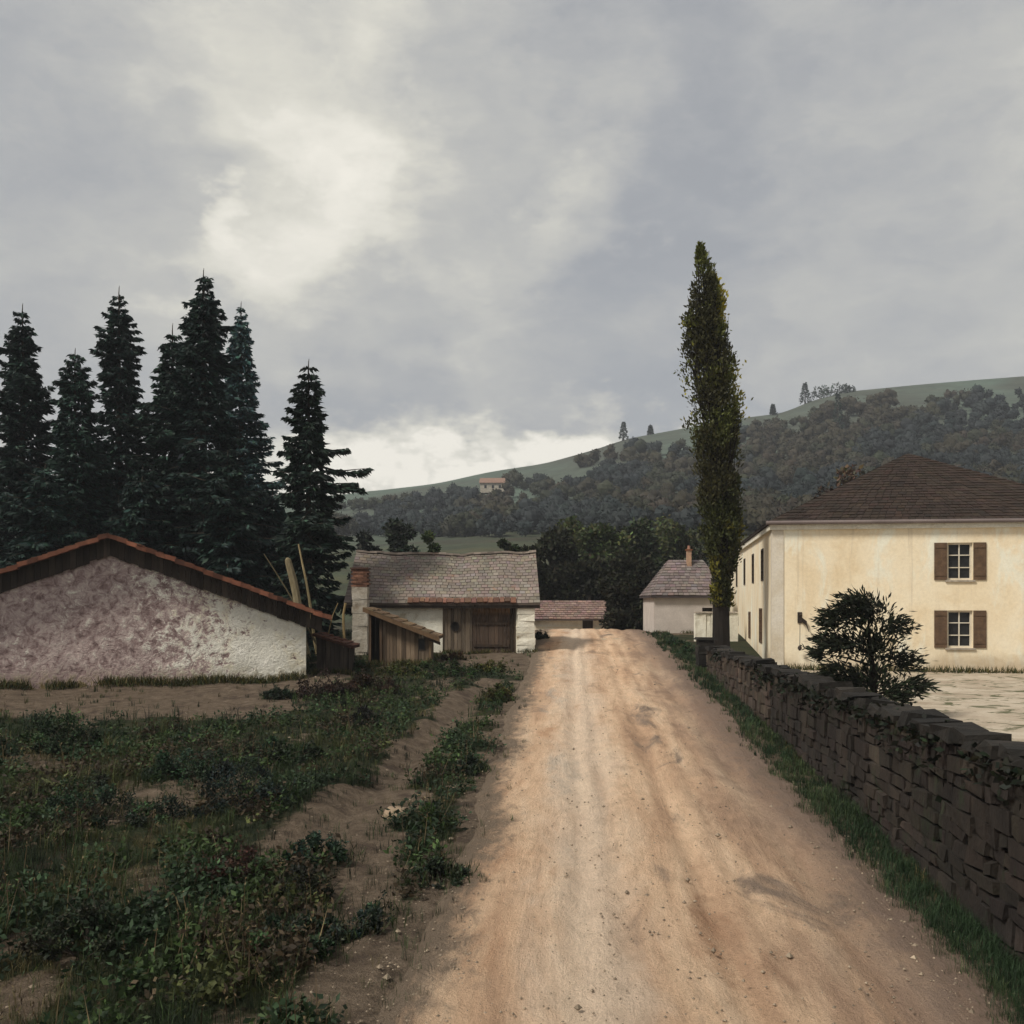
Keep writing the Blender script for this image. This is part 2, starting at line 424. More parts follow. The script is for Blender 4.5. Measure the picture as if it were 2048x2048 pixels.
ys = np.concatenate([np.arange(1, 34, .14), np.arange(34, 66, .3)])
t = np.linspace(0, 1, 70)
T, Y = np.meshgrid(t, ys)
X = road_l(Y) - .15 + T * (road_r(Y) - road_l(Y) + .3)
xr = X - .059 * Y
edge = np.minimum(T, 1 - T)
Z = zprof(Y) + .03 + .05 * np.sin(np.pi * T) - .13 * sst(.045, 0, edge)
for c0, w, dp in ((.15, .16, .055), (.62, .12, .04), (1.75, .18, .06), (2.35, .1, .03), (3.3, .22, .05)):
    wv = .22 * (fbm(Y * .12, Y * 0 + c0 * 7, 60) - .5)
    Z -= 1.5 * dp * np.exp(-((xr - c0 - wv) / w) ** 2) * (.6 + .8 * vn(Y * .3, Y * 0 + c0, 3))
Z += .07 * (fbm(X * 1.3, Y * .6, 71) - .47) + .03 * (fbm(X * 6, Y * 3.5, 75, 3) - .44)
ed = np.minimum((X - road_l(Y)), (road_r(Y) - X) * .8)
grid_mesh('road', X, Y, Z, M['road'], {'verge': np.clip(1 - ed / (1.0 + .9 * (fbm(X * .7, Y * .4, 83) - .4)), 0, 1)})

xs = np.concatenate([[0], np.arange(.35, 12, .6), np.geomspace(13, 70, 10)])
ys = np.arange(3, 41, .8)
XX, Y = np.meshgrid(xs, ys)
X = XX + wall_x(Y) + .12
Z = 1.93 + .12 * (fbm(X * .5, Y * .5, 91) - .47)
grid_mesh('yard', X, Y, Z, M['yard'])

# hill: ridge rows measured along the skyline
RX = np.array([-400, 0, 350, 671, 784, 875, 983, 1091, 1198, 1252, 1349, 1467, 1575, 1607, 1694, 1850, 2048, 2600.])
RY = np.array([1010, 1000, 997, 991, 978, 967, 943, 927, 897, 878, 860, 838, 825, 806, 783, 768, 752, 730.])
D0, D1 = 112., 430.
def hill_z(X, Y):
    px = 1024 + F * X / np.maximum(Y, 1)
    rr = sum(np.interp(px + k, RX, RY) for k in (-24, -8, 8, 24)) / 4
    e = (H0 - rr) / F
    t = (Y - D0) / (D1 - D0)
    el = e * np.clip(t, 0, 1) ** .62 * (1 + .06 * np.sin(t * 9 + X * .006) * (t < 1) * (1 - t) * t * 4)
    z = EYE + el * Y - (1 - sst(0, .12, t)) * 5
    over = np.maximum(Y - D1, 0)
    z = z - over * .25 + np.where(t < 1, 1.6, .35) * (fbm(X * .03, Y * .03, 101) - .47) * sst(0, .1, t)
    return z
ys = np.concatenate([np.linspace(100, 430, 95), np.linspace(436, 620, 14)])
an = np.linspace(-.75, .75, 260)
A, Y = np.meshgrid(an, ys)
X = A * Y
grid_mesh('hill', X, Y, hill_z(X, Y), M['hill'])

# ------------------------------------------------------------------ foliage tools
def unit(a): return a / (np.linalg.norm(a, axis=-1, keepdims=True) + 1e-9)
def cards(mb, C, D, L, W, T):
    """diamond leaf / spray faces: base C, direction D, length L, width W"""
    n = len(C); D = unit(D)
    R = unit(rng.normal(size=(n, 3)))
    S = unit(np.cross(D, R))
    L = np.broadcast_to(L, n)[:, None]; W = np.broadcast_to(W, n)[:, None]
    q = np.stack([C, C + D * L * .45 + S * W * .5, C + D * L, C + D * L * .5 - S * W * .5], 1)
    mb.quads(q, T)
def tints(n, base, var=.25, hue=.12):
    b = np.array(base)[None] * np.exp(rng.normal(0, var, (n, 1)))
    return np.clip(b * np.exp(rng.normal(0, hue, (n, 3))), 0, .9)

def spruce(px, top, d, R, label, group=None, base=(.016, .026, .020), seed=1, k=1.0, extra=(), thin=0.10, lean=0.0, low=.03, card=1.0, prof=.8, z0=None):
    x = (px - 1024) / F * d
    z0 = gz(x, d) - .05 if z0 is None else z0; H = EYE + (H0 - top) / F * d - z0
    o = thing('spruce_tree', label, 'spruce', (x, d, z0), group)
    r = np.random.default_rng(seed)
    o0 = np.array([x, d, z0])
    tilt = r.uniform(-.12, .14); gapf = r.uniform(9, 19)
    tr = MB()
    hs = np.linspace(0, 1, 9)
    tr.tube([o0 + [lean * h * H, 0, h * H] for h in hs], [(.30 * (1 - h) ** .8 + .015) * H / 19 for h in hs], 9, rough=.05)
    cr = MB()
    h = low
    C, D, L, W, T = [], [], [], [], []
    while h < .985:
        taper = (1 - h) ** prof
        dens = fbm(np.array([h * gapf]), np.array([seed * 3.7]), 7)[0]
        lmax = R * taper * (.42 + 1.15 * dens) + .12
        nb = r.integers(6, 10) if h < .9 else r.integers(4, 6)
        az0 = r.uniform(0, 6.28)
        for b in range(nb):
            if r.random() < thin: continue
            az = az0 + b * 6.28 / nb + r.normal(0, .25)
            ln = lmax * r.uniform(.5, 1.2) * (1 + .26 * math.sin(az * 1.0 + seed + h * 9) + .16 * math.sin(az * 2 + h * 23))
            for (eh, eaz, el) in extra:
                if abs(h - eh) < .012 and abs((az - eaz + 3.14) % 6.28 - 3.14) < .5: ln = el * r.uniform(.85, 1.1); az = eaz + r.normal(0, .12)
            out = np.array([math.cos(az), math.sin(az), 0]); tan = np.array([-math.sin(az), math.cos(az), 0])
            up = .28 * h - .18 + tilt + r.normal(0, .09); cur = r.uniform(.0, .34) + .15 * h
            b0 = o0 + [lean * h * H, 0, h * H]
            pt = lambda s: b0 + out * ln * s + np.array([0, 0, 1.]) * (ln * (up * s - .30 * s + cur * s * s))
            tr.tube([pt(0), pt(.5), pt(1)], [.045 * ln / 2, .028 * ln / 2, .008], 4)
            n = max(4, int(ln * 24 * k))
            s = np.sqrt(r.uniform(.03, 1.0, n)) if ln > .6 else r.uniform(0, 1, n)
            for q in s:
                c = pt(q); wd = (1 - q * .75) * ln * .34 + .05
                for sd in (-1, 1):
                    dv = tan * sd * r.uniform(.5, 1.1) + out * r.uniform(.3, .9) + np.array([0, 0, -1]) * r.uniform(.0, .55)
                    C.append(c + tan * sd * wd * r.uniform(0, .55) + [0, 0, -abs(r.normal(0, .05))]); D.append(dv)
                    L.append(min(.62, wd * 1.1 + .12) * r.uniform(.5, 1.25)); W.append(r.uniform(.07, .16))
                C.append(c); D.append(out * .5 + tan * r.normal(0, .3) + np.array([0, 0, -1]) * r.uniform(.3, 1.0)); L.append(r.uniform(.18, .42)); W.append(r.uniform(.09, .17))
        h += (.36 / H) * r.uniform(.8, 1.2)
    for q in range(int(260 * H * .5 * k)):     # short inner twigs round the stem
        t = r.uniform(low, .93); rr = R * (1 - t) ** prof * .55 * math.sqrt(r.random()); a = r.uniform(0, 6.28)
        C.append(o0 + [lean * t * H + rr * math.cos(a), rr * math.sin(a), t * H]); D.append(np.array([math.cos(a), math.sin(a), r.uniform(-1, .1)])); L.append(r.uniform(.25, .6)); W.append(r.uniform(.14, .28))
    n = len(C)
    C = np.array(C); D = np.array(D)
    br = .75 + .6 * fbm(C[:, 0] * .8 + C[:, 1] * .5, C[:, 2] * .8, seed)
    tip = 1 + 1.5 * (rng.random(n) < .16) * rng.random(n)
    T = tints(n, np.array(base) * [1.45, 1.85, 1.85], .36, .10) * br[:, None] * tip[:, None]
    cards(cr, C, D, np.array(L) * card, np.array(W) * card, T)
    # leader shoot
    tp = o0 + [lean * H, 0, H]
    tr.tube([tp - [0, 0, .9], tp - [.01, 0, .3], tp + [.02, 0, .1]], [.05, .03, .012], 5)
    tr.build('trunk', M['bark'], o); cr.build('crown', M['needle'], o)
    return o

def leafy(mb, centers, radii, nper, base, ls, var=.25, hue=.12, flat=1.0, seed=0):
    """leaf clumps: leaves thick towards each clump's surface"""
    for i, (c, r) in enumerate(zip(centers, radii)):
        n = int(nper)
        dirn = unit(rng.normal(size=(n, 3)))
        rad = r * rng.uniform(.25, 1.0, (n, 1)) ** .5 * (1 + .18 * rng.normal(size=(n, 1)))
        C = np.array(c) + dirn * rad * [1, 1, flat]
        D = dirn * .6 + rng.normal(size=(n, 3)) * .7 + [0, 0, -.1]
        cb = np.array(base) * math.exp(rng.normal(0, var))
        cards(mb, C, D, ls * rng.uniform(.6, 1.3, n), ls * rng.uniform(.4, .8, n), tints(n, cb, .25, hue))

def broadleaf(name, label, cat, px, top, d, half, base, ls=.35, nc=26, nper=170, group=None, trunk=.25, crown_from=.25, squash=1.0, z0=None, part='crown'):
    x = (px - 1024) / F * d
    z0 = gz(x, d) - .05 if z0 is None else z0
    H = EYE + (H0 - top) / F * d - z0; R = half / F * d
    o = thing(name, label, cat, (x, d, z0), group)
    o0 = np.array([x, d, z0]); tr = MB()
    tr.tube([o0, o0 + [.05, 0, H * .3], o0 + [-.04, .02, H * .6], o0 + [0, 0, H * .85]], [trunk, trunk * .8, trunk * .5, .03], 9, rough=.06)
    cs, rs = [], []
    for i in range(nc):
        a = rng.uniform(0, 6.28); t = rng.uniform(0, 1)
        zz = H * (crown_from + (1 - crown_from) * t)
        env = math.sin(math.pi * (.14 + .80 * t)) ** .75
        q = R * env * math.sqrt(rng.uniform(.05, 1)) * .8
        c = o0 + [q * math.cos(a), q * math.sin(a) * squash, min(zz, H - R * .16)]
        r = R * rng.uniform(.22, .40)
        cs.append(c); rs.append(r)
        if i % 2 == 0:
            s0 = o0 + [0, 0, max(H * .15, c[2] - z0 - R * .7) if c[2] - z0 > H * .3 else H * .12]
            tr.tube([s0, (s0 + c) / 2 + [0, 0, .1 * R], c], [trunk * .35, trunk * .2, .02], 5)
    cr = MB(); leafy(cr, cs, rs, nper, base, ls, flat=.85)
    tr.build('trunk', M['bark'], o); cr.build(part, M['leaf'], o)
    return o

def bush(label, x, y, w, h, base, ls=.06, nc=12, nper=110, z=None, group=None, name='bush', cat='bush', dep=None):
    z = gz(x, y) - .04 if z is None else z
    o = thing(name, label, cat, (x, y, z), group)
    o0 = np.array([x, y, z]); dep = dep or w * .8
    cs, rs, st = [], [], MB(); fo = MB()
    n0 = max(9, int(nc * 1.5))
    for i in range(n0):
        a = rng.uniform(0, 6.28); q = math.sqrt(rng.uniform(0, 1)); t = rng.uniform(.08, 1.0) * (1 - .75 * q * q)
        c = o0 + [w * .55 * q * math.cos(a), dep * .55 * q * math.sin(a), h * max(t, .10)]
        r = min(w, h) * rng.uniform(.13, .30) * (1 - .3 * q)
        cs.append(c); rs.append(r)
        st.tube([o0 + rng.normal(0, .05, 3) * [1, 1, 0], (o0 + c) / 2 + rng.normal(0, .04, 3), c + [0, 0, h * .08]], [.014, .010, .004], 4)
        leafy(fo, [c], [r], nper, np.array(base) * math.exp(rng.normal(0, .25)) * np.exp(rng.normal(0, .10, 3)), ls * rng.uniform(.75, 1.3), .15, .10, flat=.8)
    # shoots that break the outline, bare or leafy
    for i in range(16):
        c = cs[i % n0]; e = c + np.array([rng.normal(0, w * .13), rng.normal(0, w * .13), h * rng.uniform(.2, .55)])
        st.tube([c, (c + e) / 2 + rng.normal(0, .02, 3), e], [.006, .005, .002], 3)
        if i % 3:
            n = 22; f = rng.uniform(.1, 1, (n, 1)) ** .8
            cards(fo, c + (e - c) * f + rng.normal(0, .015, (n, 3)), rng.normal(size=(n, 3)) + [0, 0, .5], ls * .95, ls * .42, tints(n, base, .35))
    # grass and leaf litter growing through the foot
    n = 160; a = rng.uniform(0, 6.28, n); q = np.sqrt(rng.random(n)) * .72
    C = np.stack([x + w * q * np.cos(a), y + dep * q * np.sin(a)], 1); C = np.column_stack([C, zg(C[:, 0], C[:, 1])])
    cards(fo, C, rng.normal(0, .35, (n, 3)) + [0, 0, 1], rng.uniform(.10, .30, n), .016, tints(n, (.032, .042, .016), .35))
    st.build('stem', M['bark'], o); fo.build('foliage', M['leaf'], o)
    return o

# ------------------------------------------------------------------ building tools
def shingles(mb, E0, E1, R0, R1, rows, w, lift=.035, base=(1, 1, 1), var=.16):
    E0, E1, R0, R1 = (np.array(a, float) for a in (E0, E1, R0, R1))
    nrm = np.cross(E1 - E0, R0 - E0 if np.linalg.norm(R0 - E0) > .1 else R1 - E0); nrm /= np.linalg.norm(nrm)
    if nrm[2] < 0: nrm = -nrm
    for i in range(rows):
        a, b = i / rows, min(1, (i + 1.25) / rows)
        L0, L1 = E0 + (R0 - E0) * a, E1 + (R1 - E1) * a
        U0, U1 = E0 + (R0 - E0) * b, E1 + (R1 - E1) * b
        n = max(1, int(np.linalg.norm(L1 - L0) / w))
        cut = np.clip((np.arange(n + 1) + (rng.uniform(-.2, .2, n + 1) + (.5 if i % 2 else 0)) * (np.arange(n + 1) % n != 0 if n > 1 else 0)) / n, 0, 1)
        for j in range(n):
            if cut[j + 1] - cut[j] < .005: continue
            sag = rng.uniform(-.25, .25) / rows
            lf = lift * rng.uniform(.7, 1.5)
            gap = .012 / max(np.linalg.norm(L1 - L0), .1)
            p0 = L0 + (L1 - L0) * (cut[j] + gap); p1 = L0 + (L1 - L0) * (cut[j + 1] - gap)
            q0 = U0 + (U1 - U0) * (cut[j] + gap); q1 = U0 + (U1 - U0) * (cut[j + 1] - gap)
            p0 = p0 + (q0 - p0) * sag * .2; p1 = p1 + (q1 - p1) * sag * .2
            tt = np.array(base) * math.exp(rng.normal(0, var)) * np.exp(rng.normal(0, .04, 3))
            mb.add([p0, p1, p1 + nrm * lf, p0 + nrm * lf, q1 + nrm * .006, q0 + nrm * .006],
                   [(0, 1, 2, 3), (3, 2, 4, 5), (0, 3, 5), (1, 4, 2)], tuple(tt))
def slab(mb, pts, th, tint=(1, 1, 1)):
    pts = [np.array(p, float) for p in pts]
    n = len(pts)
    mb.add([p - [0, 0, th] for p in pts] + pts,
           [tuple(range(n - 1, -1, -1)), tuple(range(n, 2 * n))] + [(i, (i + 1) % n, n + (i + 1) % n, n + i) for i in range(n)], tint)
def planks(mb, o, u, L, z0, z1, w=.18, th=.03, nrm=(0, -1, 0), base=(1, 1, 1), var=.22):
    """vertical boards; z0/z1 are functions of the run along the wall"""
    o = np.array(o, float); u = np.array(u, float); nrm = np.array(nrm, float)
    s = 0
    while s < L - .02:
        ww = min(w * rng.uniform(.75, 1.3), L - s)
        e = s + ww - .012
        t = th * rng.uniform(.8, 1.4)
        tt = tuple(np.array(base) * math.exp(rng.normal(0, var)))
        a, b = o + u * s, o + u * e
        V = []
        for zz in (z0, z1):
            j = rng.uniform(-.015, .015)
            for p, q in ((a, s), (b, e)):
                V.append(np.array([p[0], p[1], zz(q) + j]))
            for p, q in ((b, e), (a, s)):
                V.append(np.array([p[0], p[1], zz(q) + j]) + nrm * t)
        V = [V[0], V[1], V[2], V[3], V[4], V[5], V[6], V[7]]
        mb.hexa(V, tt)
        s += ww
def holed_wall(mb, o, u, L, z0, z1, holes, n_in, depth=.22, tint=(1, 1, 1)):
    """outer face of a wall with real openings and their reveals; u runs along it, n_in points into the house"""
    o = np.array(o, float); u = np.array(u, float); n_in = np.array(n_in, float)
    cu = sorted({0, L} | {h[0] for h in holes} | {h[1] for h in holes})
    cz = sorted({z0, z1} | {h[2] for h in holes} | {h[3] for h in holes})
    pt = lambda s, z, k=0: np.array([*(o + u * s)[:2], z]) + n_in * k
    for a, b in zip(cu[:-1], cu[1:]):
        for c, d in zip(cz[:-1], cz[1:]):
            m_, q_ = (a + b) / 2, (c + d) / 2
            if any(h[0] < m_ < h[1] and h[2] < q_ < h[3] for h in holes): continue
            mb.add([pt(a, c), pt(b, c), pt(b, d), pt(a, d)], [(0, 1, 2, 3)], tint)
    for (a, b, c, d) in holes:
        R = [(a, c), (b, c), (b, d), (a, d)]
        for i in range(4):
            p, q = R[i], R[(i + 1) % 4]
            mb.add([pt(*p), pt(*q), pt(*q, depth), pt(*p, depth)], [(0, 1, 2, 3)], tint)
def window(parent, o, u, n_in, h, mat_frame, bars=(1, 2), shut=None, sill=True, pane_mat=None, off=0.0):
    """frame set in the opening, pane behind it; returns the window part"""
    o = np.array(o, float); u = np.array(u, float); n_in = np.array(n_in, float)
    a, b, c, d = h
    pt = lambda s, z, k: np.array([*(o + u * s)[:2], z]) + n_in * (k + off)
    def bar(mb, s0, s1, za, zb, k0, k1):
        mb.hexa([pt(s0, za, k0), pt(s1, za, k0), pt(s1, za, k1), pt(s0, za, k1), pt(s0, zb, k0), pt(s1, zb, k0), pt(s1, zb, k1), pt(s0, zb, k1)])
    fr = MB(); t = .07
    bar(fr, a, a + t, c, d, .10, .17); bar(fr, b - t, b, c, d, .10, .17)
    bar(fr, a + t, b - t, c, c + t, .10, .17); bar(fr, a + t, b - t, d - t, d, .10, .17)
    for i in range(1, bars[0] + 1): s = a + (b - a) * i / (bars[0] + 1); bar(fr, s - .02, s + .02, c + t, d - t, .11, .16)
    for i in range(1, bars[1] + 1): z = c + (d - c) * i / (bars[1] + 1); bar(fr, a + t, b - t, z - .018, z + .018, .112, .158)
    w = fr.build('window', mat_frame, parent)
    pn = MB(); pn.add([pt(a, c, .19), pt(b, c, .19), pt(b, d, .19), pt(a, d, .19)], [(0, 1, 2, 3)])
    pn.build('pane', pane_mat or M['pane'], w)
    if sill:
        sl = MB(); bar(sl, a - .08, b + .08, c - .07, c - .005, -.07, .098); sl.build('sill', M['stone'], w)
    if shut is not None:
        for s0, s1 in ((a - (b - a) * .5 - .02, a - .02), (b + .02, b + (b - a) * .5 + .02)):
            sh = MB(); bar(sh, s0, s1, c, d, -.045, -.008)
            for zz in (c + .15, d - .2): bar(sh, s0 + .02, s1 - .02, zz, zz + .07, -.065, -.046)
            sh.build('shutter', shut, w)
    return w

# ------------------------------------------------------------------ 1. flaking cottage at the left
U = np.array([-.966, -.259, 0]); IN = np.array([-.259, .966, 0])   # u: to the left along the gable, IN: away from us
c0 = np.array([-7.33, 35.0, 0]); ZB = 1.55
cot = thing('cottage', 'low whitewashed cottage with flaking mauve wall and red tiled verge', 'cottage', (c0[0], c0[1], 1.7))
roof_z = lambda u: 3.97 + .38 * (u + .85) if u < 6.5 else 3.97 + .38 * (13.85 - u)
at = lambda u, v, z: np.array([*(c0 + U * u + IN * v)[:2], z])
DEP = 6.0
w = MB()
# gable front with a wobbling, lumpy face
NU, NZ = 54, 20
grid = {}
hole = (3.05, 3.55, 3.15, 3.75)
Ls = np.linspace(0, 13, NU + 1)
for i, u in enumerate(Ls):
    top = roof_z(u) - .62
    for j in range(NZ + 1):
        z = ZB + (top - ZB) * j / NZ
        k = .10 * (float(fbm(np.array([u * 1.3]), np.array([z * 1.5]), 5)[0]) - .47) - .05 * (1 - j / NZ)
        grid[i, j] = at(u, k, z)
V = [grid[i, j] for i in range(NU + 1) for j in range(NZ + 1)]
Fc = [(i * (NZ + 1) + j, i * (NZ + 1) + j + 1, (i + 1) * (NZ + 1) + j + 1, (i + 1) * (NZ + 1) + j) for i in range(NU) for j in range(NZ)]
w.add(V, Fc)
w.add([at(0, 0, ZB), at(0, DEP, ZB), at(0, DEP, roof_z(0)), at(0, 0, roof_z(0) - .62)], [(0, 1, 2, 3)])
w.add([at(13, 0, ZB), at(13, DEP, ZB), at(13, DEP, roof_z(13)), at(13, 0, roof_z(13) - .62)], [(0, 3, 2, 1)])
w.add([at(0, DEP, ZB), at(13, DEP, ZB), at(13, DEP, roof_z(13)), at(6.5, DEP, roof_z(6.5)), at(0, DEP, roof_z(0))], [(0, 1, 2, 3, 4)])
w.build('wall', M['cottage'], cot, smooth=True)
g = MB()                                    # dark gable boards, also standing in for the roof overhang's shadow
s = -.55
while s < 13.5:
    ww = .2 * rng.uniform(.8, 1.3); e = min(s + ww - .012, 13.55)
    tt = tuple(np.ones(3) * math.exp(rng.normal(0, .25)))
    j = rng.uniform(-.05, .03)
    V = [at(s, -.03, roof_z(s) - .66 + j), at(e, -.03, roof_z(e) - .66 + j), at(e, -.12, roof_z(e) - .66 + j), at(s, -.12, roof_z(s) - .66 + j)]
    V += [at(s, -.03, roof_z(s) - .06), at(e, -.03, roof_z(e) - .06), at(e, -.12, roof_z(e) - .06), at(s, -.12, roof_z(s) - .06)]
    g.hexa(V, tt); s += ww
g.build('gable_boards_shadow', M['dark_plank'], cot)
r = MB()
ridge0, ridge1 = at(6.5, -.55, roof_z(6.5)), at(6.5, DEP + .4, roof_z(6.5))
for ue in (-.85, 13.85):
    slab(r, [at(ue, -.55, 3.97), at(ue, DEP + .4, 3.97), ridge1, ridge0], .07, (.12, .10, .10))
    shingles(r, at(ue, -.55, 3.99), at(ue, DEP + .4, 3.99), ridge0 + [0, 0, .02], ridge1 + [0, 0, .02], 22, .3, .05, (.8, .8, .8), .2)
rf = r.build('roof', M['red_tile'], cot)
vt = MB()                                   # verge tiles bedded along the gable edge, the only part of the roof seen
for ue in (-.85, 13.85):
    n = 24; u0, u1 = ue, 6.5
    for i in range(n):
        a = u0 + (u1 - u0) * i / n; b = u0 + (u1 - u0) * (i + 1.08) / n
        za, zb = roof_z(a), roof_z(b if (b - 6.5) * (u0 - 6.5) > 0 else 6.5)
        h = .055 * rng.uniform(.6, 1.4); dz = rng.uniform(-.02, .03)
        vt.hexa([at(a, -.66, za - .10 + dz), at(b, -.66, zb - .12 + dz), at(b, -.36, zb - .12 + dz), at(a, -.36, za - .10 + dz),
                 at(a, -.66, za + h + dz), at(b, -.66, zb + h - .04 + dz), at(b, -.36, zb + h - .04 + dz), at(a, -.36, za + h + dz)],
                tuple(np.array([1, 1, 1]) * math.exp(rng.normal(-.22, .4)) * [1.1, 1, .95]))
vt.build('verge_tiles', M['red_tile'], rf)

# low lean-to with a rusty roof against its right end
ls = thing('woodshed', 'small dark woodshed with sloping rust red roof beside the cottage', 'shed', (-6.75, 36.6, 1.8))
b = MB()
zt = lambda s: 3.22 - .32 * s
planks(b, (-7.2, 36.3, 0), (1, 0, 0), 1.15, lambda s: 1.7, zt, .16)
planks(b, (-6.05, 36.3, 0), (0, 1, 0), 1.3, lambda s: 1.7, lambda s: 2.85, .16, nrm=(1, 0, 0))
b.box((-6.62, 36.97, 2.2), (1.10, 1.28, 1.1), tint=(.6, .6, .6))
b.build('wall', M['dark_plank'], ls)
r = MB()
slab(r, [(-7.35, 36.05, 3.34), (-5.85, 36.05, 2.86), (-5.85, 37.8, 2.86), (-7.35, 37.8, 3.34)], .06, (.3, .3, .3))
shingles(r, (-5.85, 36.03, 2.88), (-5.85, 37.8, 2.88), (-7.35, 36.03, 3.36), (-7.35, 37.8, 3.36), 6, .3, .05, (.55, .5, .5), .25)
r.build('roof', M['red_tile'], ls)

# ------------------------------------------------------------------ poles behind the cottage
def pole(label, top, bot, d, r0, r1, name='pole', base=(1, 1, 1), knob=False):
    p1 = P(*top, d); p0 = P(*bot, d); v = (p0 - p1) / (p0[2] - p1[2])
    zg_ = gz(p0[0], d) - .1
    p0 = p1 + v * (zg_ - p1[2])
    m = MB()
    k = np.linspace(0, 1, 7)
    m.tube([p0 + (p1 - p0) * t + np.array([.06 * math.sin(t * 5 + d), .02, 0]) * (0 < t < 1) for t in k], [r0 + (r1 - r0) * t for t in k], 8, base, .07)
    if knob:
        m.tube([p1 - [0, 0, .02], p1 + [-.03, 0, .10], p1 + [-.05, 0, .19]], [r1 * .98, r1 * .85, r1 * .3], 8, base, .05)
    o = m.build(name, M['pole'])
    # origin to its foot
    vv = o.data
    for vtx in vv.vertices: vtx.co -= Vector(p0)
    o.location = p0
    return tag(o, label, 'pole', 'poles around the cottage')
M['pole'] = rough_mat('peeled_pole', [(.3, (.12, .095, .05)), (.7, (.26, .215, .13))], 3, .85, .5, .02, stretch=(4, 4, .8))
pole('thick blunt post leaning against the dark spruces behind the red roof', (577, 1124), (592, 1200), 42, .20, .15, 'post', knob=True)
pole('tallest slender pale pole, rising just right of the blunt post', (597, 1088), (617, 1205), 42.6, .075, .035, base=(1.7, 1.65, 1.5))
pole('thin dark stake leaning left of the blunt post above the red roof', (528, 1108), (578, 1192), 42.3, .05, .02, base=(.55, .55, .5))
pole('upright pale stake standing in front of the plastered pillar', (691, 1206), (686, 1290), 37.9, .055, .045, base=(1.3, 1.15, .9))
pole('short thin stake leaning over the woodshed roof', (676, 1206), (655, 1275), 38.3, .03, .018, base=(1.1, 1.0, .8))

# ------------------------------------------------------------------ 2. barn
BZ = 2.15; FY = 44.5; EZ = 4.52
barn = thing('barn', 'long low barn with broad brown shingle roof and board door', 'barn', (-3.1, FY, BZ))
BXL, BXR = -7.2, 1.0
w = MB()
holed_wall(w, (BXL, FY, 0), (1, 0, 0), BXR - BXL, BZ - .2, EZ, [(BXL * 0 + 4.06, 7.38, 2.1, 4.28)], (0, 1, 0), .12)
w.add([(BXR, FY, BZ - .2), (BXR, 51, BZ - .2), (BXR, 51, EZ), (BXR, 47.75, 6.75), (BXR, FY, EZ)], [(0, 1, 2, 3, 4)])
w.add([(BXL, FY, BZ - .2), (BXL, 51, BZ - .2), (BXL, 51, EZ), (BXL, 47.75, 6.75), (BXL, FY, EZ)], [(4, 3, 2, 1, 0)])
w.add([(BXL, 51, BZ - .2), (BXR, 51, BZ - .2), (BXR, 51, EZ), (BXL, 51, EZ)], [(0, 3, 2, 1)])
w.build('wall', M['lime'], barn)
pr = MB()
for i in range(9):                           # rubble corner pier, limewashed
    pr.box((.62 + rng.normal(0, .012), FY - .10, BZ - .1 + .27 * i + .135), (.80 * rng.uniform(.95, 1.04), .34, .275), jit=.02)
pr.build('pier', M['lime'], barn)
bw = MB()
x0, x1 = -3.14, .18
planks(bw, (x0, FY + .11, 0), (1, 0, 0), 1.34, lambda s: BZ - .1, lambda s: 4.3, .19, .035, base=(.95, .98, 1.0))
planks(bw, (x0 + 3.06, FY + .11, 0), (1, 0, 0), .26, lambda s: BZ - .1, lambda s: 4.3, .13, .05, base=(.35, .33, .3))
planks(bw, (x0 + 1.34, FY + .11, 0), (1, 0, 0), 1.72, lambda s: 3.97, lambda s: 4.3, .2, .035, base=(1.1, .9, .7))
bwo = bw.build('board_wall', M['plank'], barn)
ho = MB(); n = 14
for rr, yy, mi in ((.20, FY + .015, 0),):
    ring = [np.array([-2.58 + rr * math.cos(k * 6.283 / n), yy, 3.42 + rr * 1.1 * math.sin(k * 6.283 / n)]) for k in range(n)]
    ring2 = [np.array([-2.58 + rr * .72 * math.cos(k * 6.283 / n), yy, 3.42 + rr * .8 * math.sin(k * 6.283 / n)]) for k in range(n)]
    deep = [p + [0, .05, 0] for p in ring2]
    ho.add(ring + ring2 + deep, [(k, (k + 1) % n, n + (k + 1) % n, n + k) for k in range(n)] + [(n + k, n + (k + 1) % n, 2 * n + (k + 1) % n, 2 * n + k) for k in range(n)] + [tuple(range(2 * n, 3 * n))], (.25, .25, .25))
ho.build('vent_hole', M['dark_frame'], barn)
dr = MB()
planks(dr, (-1.79, FY + .105, 0), (1, 0, 0), 1.70, lambda s: BZ - .02, lambda s: 3.95, .21, .03, base=(.42, .38, .38), var=.18)
for zz in (2.55, 3.55): dr.box((-.94, FY + .045, zz), (1.62, .05, .12), tint=(.3, .27, .26))
dr.box((-.94, FY + .05, 3.97), (1.75, .10, .10), tint=(.5, .42, .35))
door = dr.build('door', M['plank'], barn)
hd = MB(); hd.tube([(-.32, FY + .02, 3.0), (-.32, FY - .03, 3.05), (-.32, FY - .03, 3.2), (-.32, FY + .02, 3.25)], [.015] * 4, 6)
hd.build('handle', M['iron'], door)
r = MB()
E0, E1 = np.array([-7.55, FY - .42, EZ - .05]), np.array([1.27, FY - .42, EZ - .05])
R0, R1 = np.array([-7.55, 47.75, 6.93]), np.array([1.16, 47.75, 6.93])
B0, B1 = np.array([-7.55, 51.4, EZ - .05]), np.array([1.27, 51.4, EZ - .05])
for i in range(16):
    a, b_ = i / 16, (i + 1) / 16; lp = lambda p, q, t: p + (q - p) * t
    slab(r, [lp(E0, E1, a), lp(E0, E1, b_), lp(R0, R1, b_), lp(R0, R1, a)], .08, (.45, .42, .4)); slab(r, [lp(R0, R1, a), lp(R0, R1, b_), lp(B0, B1, b_), lp(B0, B1, a)], .08, (.45, .42, .4))
